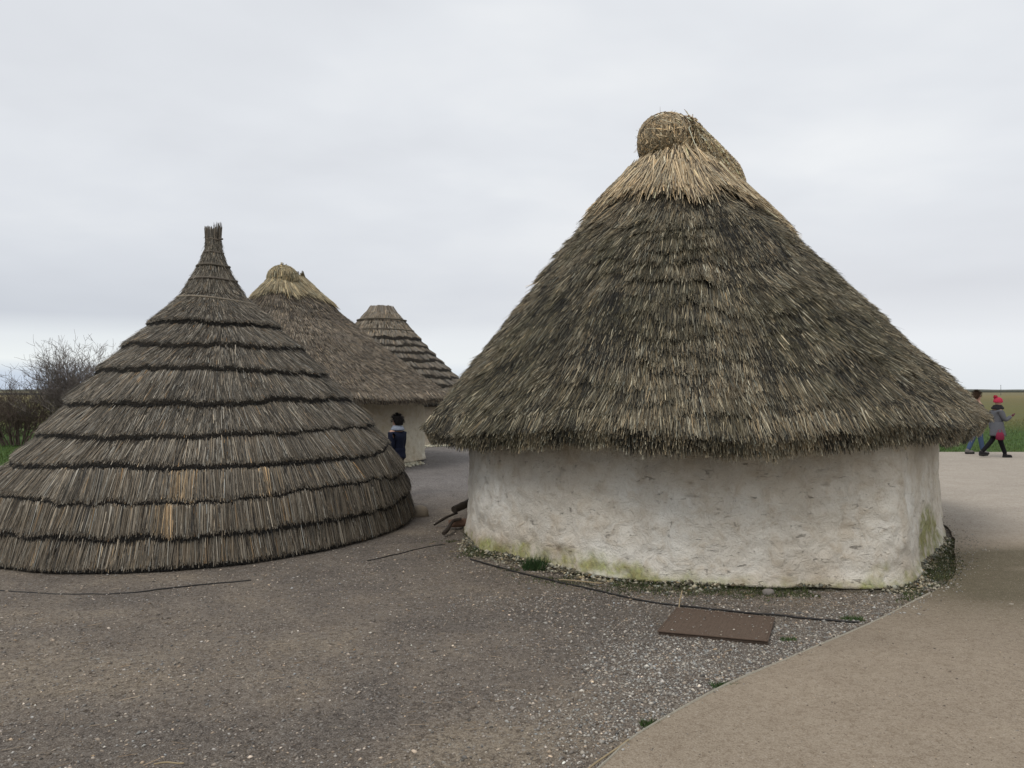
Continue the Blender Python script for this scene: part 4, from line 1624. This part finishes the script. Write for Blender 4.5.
# ------------------------------------------------------------------ people
def skin_part(name, J, Ed, parent, mat, col, sub=2, extra=None):
    """J: list of (x,y,z,r[,r2]); Ed: edges; a skinned and smoothed body part"""
    me = bpy.data.meshes.new(name + '_tmp')
    me.from_pydata([j[:3] for j in J], Ed, [])
    ob = bpy.data.objects.new(name + '_tmp', me)
    COL.objects.link(ob)
    ob.modifiers.new('s', 'SKIN')
    bpy.context.view_layer.update()
    if not me.skin_vertices:
        bpy.context.view_layer.objects.active = ob
        bpy.ops.object.modifier_remove(modifier='s')
        bpy.ops.object.modifier_add(type='SKIN')
    sv = me.skin_vertices[0].data
    for i, j in enumerate(J):
        sv[i].radius = (j[3], j[4] if len(j) > 4 else j[3])
        sv[i].use_root = (i == 0)
    m = ob.modifiers.new('u', 'SUBSURF')
    m.levels = sub
    m.render_levels = sub
    dg = bpy.context.evaluated_depsgraph_get()
    dg.update()
    ev = ob.evaluated_get(dg).to_mesh()
    V = np.array([v.co[:] for v in ev.vertices])
    F3 = np.array([p.vertices[:] for p in ev.polygons if len(p.vertices) == 3])
    F4 = np.array([p.vertices[:] for p in ev.polygons if len(p.vertices) == 4])
    ob.evaluated_get(dg).to_mesh_clear()
    bpy.data.objects.remove(ob)
    bpy.data.meshes.remove(me)
    a = Acc()
    cc = col(V) if callable(col) else np.tile(col, (len(V), 1))
    if len(F4):
        a.add(V, F4, cc)
    if len(F3):
        if len(F4):
            a.F.append(F3); a.M.append(np.zeros(len(F3)))
        else:
            a.add(V, F3, cc)
    if extra:
        extra(a)
    o = a.build(name, mat, None, smooth=True)
    o.parent = parent
    return o


def hand(a, c, d, col, k=1.0):
    """small relaxed hand: palm with four fingers and a thumb, pointing along d"""
    d = np.array(d, float) / np.linalg.norm(d)
    sv = nrm(np.cross(d, [0, 1, 0.01]))
    nv = np.cross(d, sv)
    c = np.array(c, float)
    ell(a, c + d * .035 * k, (.026 * k, .036 * k, .04 * k), col, 8, 6)
    for i, (o, L) in enumerate(((-.030, .060), (-.010, .072), (.010, .068), (.029, .052))):
        b0 = c + d * .055 * k + nv * o * k
        tube(a, [b0, b0 + d * L * .5 * k, b0 + d * L * .85 * k + sv * .015 * k], [.009 * k, .008 * k, .006 * k], col, 6)
    b0 = c + d * .015 * k - nv * .03 * k
    tube(a, [b0, b0 + d * .03 * k - nv * .02 * k, b0 + d * .055 * k - nv * .022 * k], [.011 * k, .010 * k, .007 * k], col, 6)


def person(name_label, loc, rz, H, legs, arms, cols, coat_len=.50, cat='person', head_turn=0, hair='cap', extras=None, bulk=1.0):
    """local frame: faces +X, up Z. legs: [(knee x, foot x, y), ...] as fractions of H; arms: [(elbow, hand) offsets] in fractions."""
    root = empty('person', loc, rz)
    tag(root, name_label, cat)
    h = H
    hip, sh, neck, chin, top = .50 * h, .81 * h, .845 * h, .87 * h, h
    sk = cols['skin']
    J = [(0, 0, hip, .085 * h * .9, .065 * h), (0.0, 0, .62 * h, .075 * h, .06 * h), (.0, 0, .74 * h, .09 * h, .06 * h), (0, 0, sh, .055 * h, .045 * h),
         (.008 * h, 0, neck, .032 * h), (.016 * h, 0, .885 * h, .044 * h), (.014 * h, 0, .935 * h, .054 * h), (.006 * h, 0, .975 * h, .036 * h)]
    E = [(0, 1), (1, 2), (2, 3), (3, 4), (4, 5), (5, 6), (6, 7)]
    LJ, LE = [(0, 0, hip + .02 * h, .075 * h, .06 * h)], []
    feet = []
    for (kx, kz, fx, fz, y) in legs:
        b = len(J)
        J += [(0, y * .8, hip - .02 * h, .052 * h), (kx * h, y, kz * h, .030 * h), (fx * h, y, (fz + .045) * h, .020 * h), (fx * h + .07 * h, y, (fz + .018) * h, .016 * h)]
        E += [(0, b), (b, b + 1), (b + 1, b + 2), (b + 2, b + 3)]
        b = len(LJ)
        LJ += [(0.0, y * .85, hip - .03 * h, .062 * h), (kx * h, y, kz * h, .042 * h), ((fx - .004) * h, y, (fz + .05) * h, .034 * h)]
        LE += [(0, b), (b, b + 1), (b + 1, b + 2)]
        feet.append((fx * h, y, fz * h))
    SJ, SE = [], []
    hands = []
    CJ = [(0, 0, hip + .03 * h, .085 * h * bulk, .078 * h * bulk), (0, 0, .62 * h, .078 * h * bulk, .070 * h * bulk), (0, 0, .73 * h, .098 * h * bulk, .072 * h * bulk), (0, 0, .805 * h, .062 * h * bulk, .055 * h)]
    CE = [(0, 1), (1, 2), (2, 3)]
    for (ex, ez, hx, hz, y, hy) in arms:
        b = len(J)
        J += [(0, y, .79 * h, .032 * h), (ex * h, y * 1.15, ez * h, .024 * h), (hx * h, hy, hz * h, .017 * h)]
        E += [(3, b), (b, b + 1), (b + 1, b + 2)]
        b = len(CJ)
        CJ += [(0, y, .785 * h, .048 * h * bulk), (ex * h, y * 1.15, ez * h, .040 * h * bulk), (hx * h * .96 + ex * h * .04, hy, hz * h, .030 * h)]
        CE += [(3, b), (b, b + 1), (b + 1, b + 2)]
        hands.append(((hx * h, hy, hz * h), (hx - ex, .0, hz - ez)))

    def extra(a):
        # nose, ears, eyes, mouth, and hands
        ell(a, (.014 * h + .056 * h, 0, .925 * h), (.014 * h, .008 * h, .013 * h), sk, 8, 6)
        for s_ in (-1, 1):
            ell(a, (.008 * h, s_ * .052 * h, .928 * h), (.012 * h, .006 * h, .018 * h), sk, 8, 6)
            ell(a, (.014 * h + .046 * h, s_ * .018 * h, .940 * h), (.006 * h, .007 * h, .005 * h), (.03, .02, .02), 6, 5)
        ell(a, (.014 * h + .044 * h, 0, .903 * h), (.006 * h, .014 * h, .003 * h), (.30, .10, .08), 6, 5)
        for c_, d_ in hands:
            hand(a, c_, d_, cols.get('glove', sk), h / 1.7)
    skin_part('body', J, E, root, M['skin'], sk, 2, extra)
    # trousers
    skin_part('trousers', LJ, LE, root, M['cloth'], cols['trousers'], 2)
    # shoes
    for (fx, y, fz) in feet:
        a = Acc()
        ell(a, (fx + .025 * h, y, fz + .026 * h), (.082 * h, .032 * h, .024 * h), cols['shoe'], 14, 8)
        ell(a, (fx - .012 * h, y, fz + .042 * h), (.038 * h, .032 * h, .036 * h), cols['shoe'], 10, 7)
        tube(a, [(fx - .045 * h, y, fz + .008 * h), (fx + .02 * h, y, fz + .008 * h), (fx + .10 * h, y, fz + .008 * h)], [.022 * h, .030 * h, .022 * h], cols.get('sole', (.03, .03, .03)), 8)
        a.V = [v * np.array([1, 1, 1]) for v in a.V]
        o = a.build('shoe', M['cloth'], None, smooth=True)
        o.parent = root
    # coat / jacket

    def cextra(a):
        n1 = 20
        rows = np.linspace(hip + .10 * h, coat_len * h, 9)
        V = []
        for i_, z_ in enumerate(rows):
            g = i_ / 8
            rx, ry = (.078 + .030 * g * (1 if coat_len < .45 else .25)) * h * bulk, (.090 + .026 * g * (1 if coat_len < .45 else .25)) * h * bulk
            for t_ in np.linspace(0, 2 * pi, n1, endpoint=False):
                w_ = 1 + .03 * math.sin(t_ * 5 + z_ * 9) + .025 * math.sin(z_ * 60)
                V.append((rx * math.cos(t_) * w_ + .0, ry * math.sin(t_) * w_, z_))
        for t_ in np.linspace(0, 2 * pi, n1, endpoint=False):
            V.append((.05 * h * math.cos(t_), .06 * h * math.sin(t_), coat_len * h + .03 * h))
        a.add(np.array(V), grid_faces(n1, 10), cols['coat'])
    skin_part('coat', CJ, CE, root, M['cloth'], cols['coat'], 2, cextra)
    if extras:
        extras(root, h)
    return root


def hat_extra(root, h):
    a = Acc()
    c = np.array([.012 * h, 0, .955 * h])
    n1 = 16
    V = []
    for (r_, z_) in ((.064, -.030), (.070, -.018), (.068, .0), (.063, .025), (.046, .048), (.02, .060), (.002, .062)):
        for t_ in np.linspace(0, 2 * pi, n1, endpoint=False):
            V.append(c + np.array([r_ * 1.05 * math.cos(t_), r_ * math.sin(t_), z_]) * h)
    a.add(np.array(V), grid_faces(n1, 7), (.40, .035, .07))
    o = a.build('hat', M['cloth'], None, smooth=True)
    o.parent = root
    b = Acc()
    pc = c + np.array([-.045 * h, 0, .066 * h])
    ell(b, pc, (.026 * h, .026 * h, .026 * h), (.35, .02, .05), 10, 8)
    n = 160
    d = nrm(rng.normal(0, 1, (n, 3)))
    straw_geo(b, pc + d * .036 * h, pc + d * .015 * h, np.cross(d, [0, 0, 1.]) + 1e-3, .008, hsv_jit((.38, .03, .06), n, .25, .04))
    p = b.build('pompom', M['cloth'], None)
    p.parent = o
    # dark scarf / hood at the neck
    s = Acc()
    for k in range(3):
        th_ = np.linspace(0, 2 * pi, 18)
        tube(s, np.stack([(.052 + .012 * k) * h * np.cos(th_) + .004 * h, (.056 + .012 * k) * h * np.sin(th_), (.868 - .020 * k) * h + .006 * np.sin(th_ * 2 + k)], axis=1), .020 * h, (.022, .020, .022), 7)
    so = s.build('scarf', M['cloth'], None, smooth=True)
    so.parent = root


def hairfn(col, collar=None, cover=1.0):
    def fn(root, h):
        a = Acc()
        c = np.array([-.002 * h, 0, .945 * h])
        n1 = 16
        V = []
        for (r_, z_, x_) in ((.052, -.062, -.022), (.062, -.035, -.014), (.068, -.005, -.006), (.066, .022, .0), (.052, .045, .004), (.028, .057, .004), (.002, .060, .004)):
            for t_ in np.linspace(0, 2 * pi, n1, endpoint=False):
                V.append(c + np.array([r_ * (1.0 if math.cos(t_) < .3 else .86) * math.cos(t_) + x_, r_ * math.sin(t_), z_ + (.045 * max(0, math.cos(t_)) if z_ < 0 else 0)]) * h)
        a.add(np.array(V), grid_faces(n1, 7), col)
        n = 500
        t_ = rng.uniform(0, 2 * pi, n)
        ph = rng.uniform(0.05, 1.75, n)
        d = np.stack([np.sin(ph) * np.cos(t_), np.sin(ph) * np.sin(t_), np.cos(ph)], axis=1)
        d = d[(d[:, 0] < .55) | (d[:, 2] > .5)]
        n = len(d)
        P = c + np.array([0, 0, -.004 * h]) + d * .064 * h
        dn = nrm(np.array([0, 0, -1.]) + d * .9 - (d * (d @ np.array([0, 0, -1.]))[:, None]))
        straw_geo(a, P + dn * .035 * h + d * .004, P, d, .007, hsv_jit(col, n, .3, .04))
        o = a.build('hair', M['cloth'], None, smooth=False)
        o.parent = root
        if collar:
            s = Acc()
            th_ = np.linspace(0, 2 * pi, 20)
            for k, rr_ in enumerate((.050, .062, .070)):
                tube(s, np.stack([rr_ * h * np.cos(th_) - .006 * h, rr_ * h * np.sin(th_), (.862 - .016 * k) * h + 0 * th_], axis=1), .017 * h, collar, 7)
            so = s.build('collar', M['cloth'], None, smooth=True)
            so.parent = root
    return fn


SK = (.42, .25, .18)
# woman in grey coat, striding right
person('person in red bobble hat, long grey padded coat and black trousers striding right', (12.33, 20.25, .018), 0, 1.50,
       [(.03, .27, .115, .0, -.05), (-.07, .285, -.245, .035, .05)],
       [(.07, .62, .185, .70, -.13, -.14), (-.05, .62, -.05, .47, .13, .16)],
       dict(skin=SK, glove=(.10, .02, .035), trousers=(.010, .010, .012), shoe=(.02, .018, .02), coat=(.105, .108, .12)),
       coat_len=.36, extras=hat_extra, bulk=1.12)
# red bag in her trailing hand
a = Acc()
V = []
for (z_, sx_, sy_) in ((0, .075, .035), (.02, .10, .05), (.12, .095, .045), (.19, .075, .02)):
    for t_ in np.linspace(0, 2 * pi, 16, endpoint=False):
        c_, s_ = math.cos(t_), math.sin(t_)
        V.append((sx_ * math.copysign(abs(c_) ** .6, c_), sy_ * math.copysign(abs(s_) ** .6, s_), z_))
V += [(0, 0, .19)] * 16
a.add(np.array(V), grid_faces(16, 5)[:, ::-1], (.17, .02, .045))
bag = a.build('handbag', M['cloth'], smooth=True)
bag.location = (12.24, 20.0, .47)
b = Acc()
tube(b, [(-.05, 0, .18), (-.045, 0, .24), (0, 0, .27), (.045, 0, .24), (.05, 0, .18)], .008, (.20, .02, .05), 6)
hb = b.build('handle', M['cloth'], smooth=True)
hb.parent = bag
tag(bag, 'small crimson handbag held at the side of the grey coat', 'handbag')

# companion, half hidden by the eave
person('person in blue jeans and dark jacket, half hidden by the big hut eave', (12.42, 21.3, .018), .15, 1.66,
       [(.03, .28, .075, .0, -.06), (-.03, .28, -.13, .01, .06)],
       [(.05, .62, .13, .56, -.13, -.12), (-.03, .62, .02, .48, .13, .14)],
       dict(skin=SK, trousers=(.055, .085, .15), shoe=(.16, .15, .14), coat=(.045, .035, .040)),
       coat_len=.47, extras=hairfn((.045, .028, .018)), bulk=1.05)
# child behind the left hut
person('child with dark hair, navy jacket and pale collar, walking behind the left hut', (-1.87, 13.0, -.012), R(140), 1.31,
       [(.03, .28, .06, .0, -.05), (-.02, .28, -.08, .0, .05)],
       [(.02, .64, .06, .50, -.12, -.13), (-.02, .64, .0, .485, .12, .15)],
       dict(skin=SK, trousers=(.02, .022, .03), shoe=(.02, .02, .02), coat=(.011, .014, .030)),
       coat_len=.47, extras=hairfn((.012, .010, .010), (.25, .28, .34)), bulk=1.15)

# ------------------------------------------------------------------ small far things
mp_ = empty('marker_post', (13.25, 24.6, 0))
tag(mp_, 'short dark marker post in the grass beyond the right end of the white wall', 'post')
a = Acc()
tube(a, [(0, 0, -.03), (0, 0, .2), (0, 0, .42)], .05, (.02, .02, .02), 10)
o = a.build('post', M['wood']); o.parent = mp_
for z_ in (.12, .26):
    a = Acc()
    tube(a, [(0, 0, z_), (0, 0, z_ + .03), (0, 0, z_ + .05)], .054, (.40, .36, .24), 10)
    o = a.build('band', M['wood']); o.parent = mp_

a = Acc()
tube(a, [(0, 0, 0), (0, 0, 1.6), (0, 0, 3.8)], [.09, .08, .07], (.10, .10, .10), 8)
ell(a, (0, 0, 3.85), (.12, .12, .12), (.10, .10, .10), 8, 6)
po = a.build('pole', M['wood'])
po.location = (184, 300, 0)
tag(po, 'thin dark pole standing on the skyline above the red hat', 'pole')
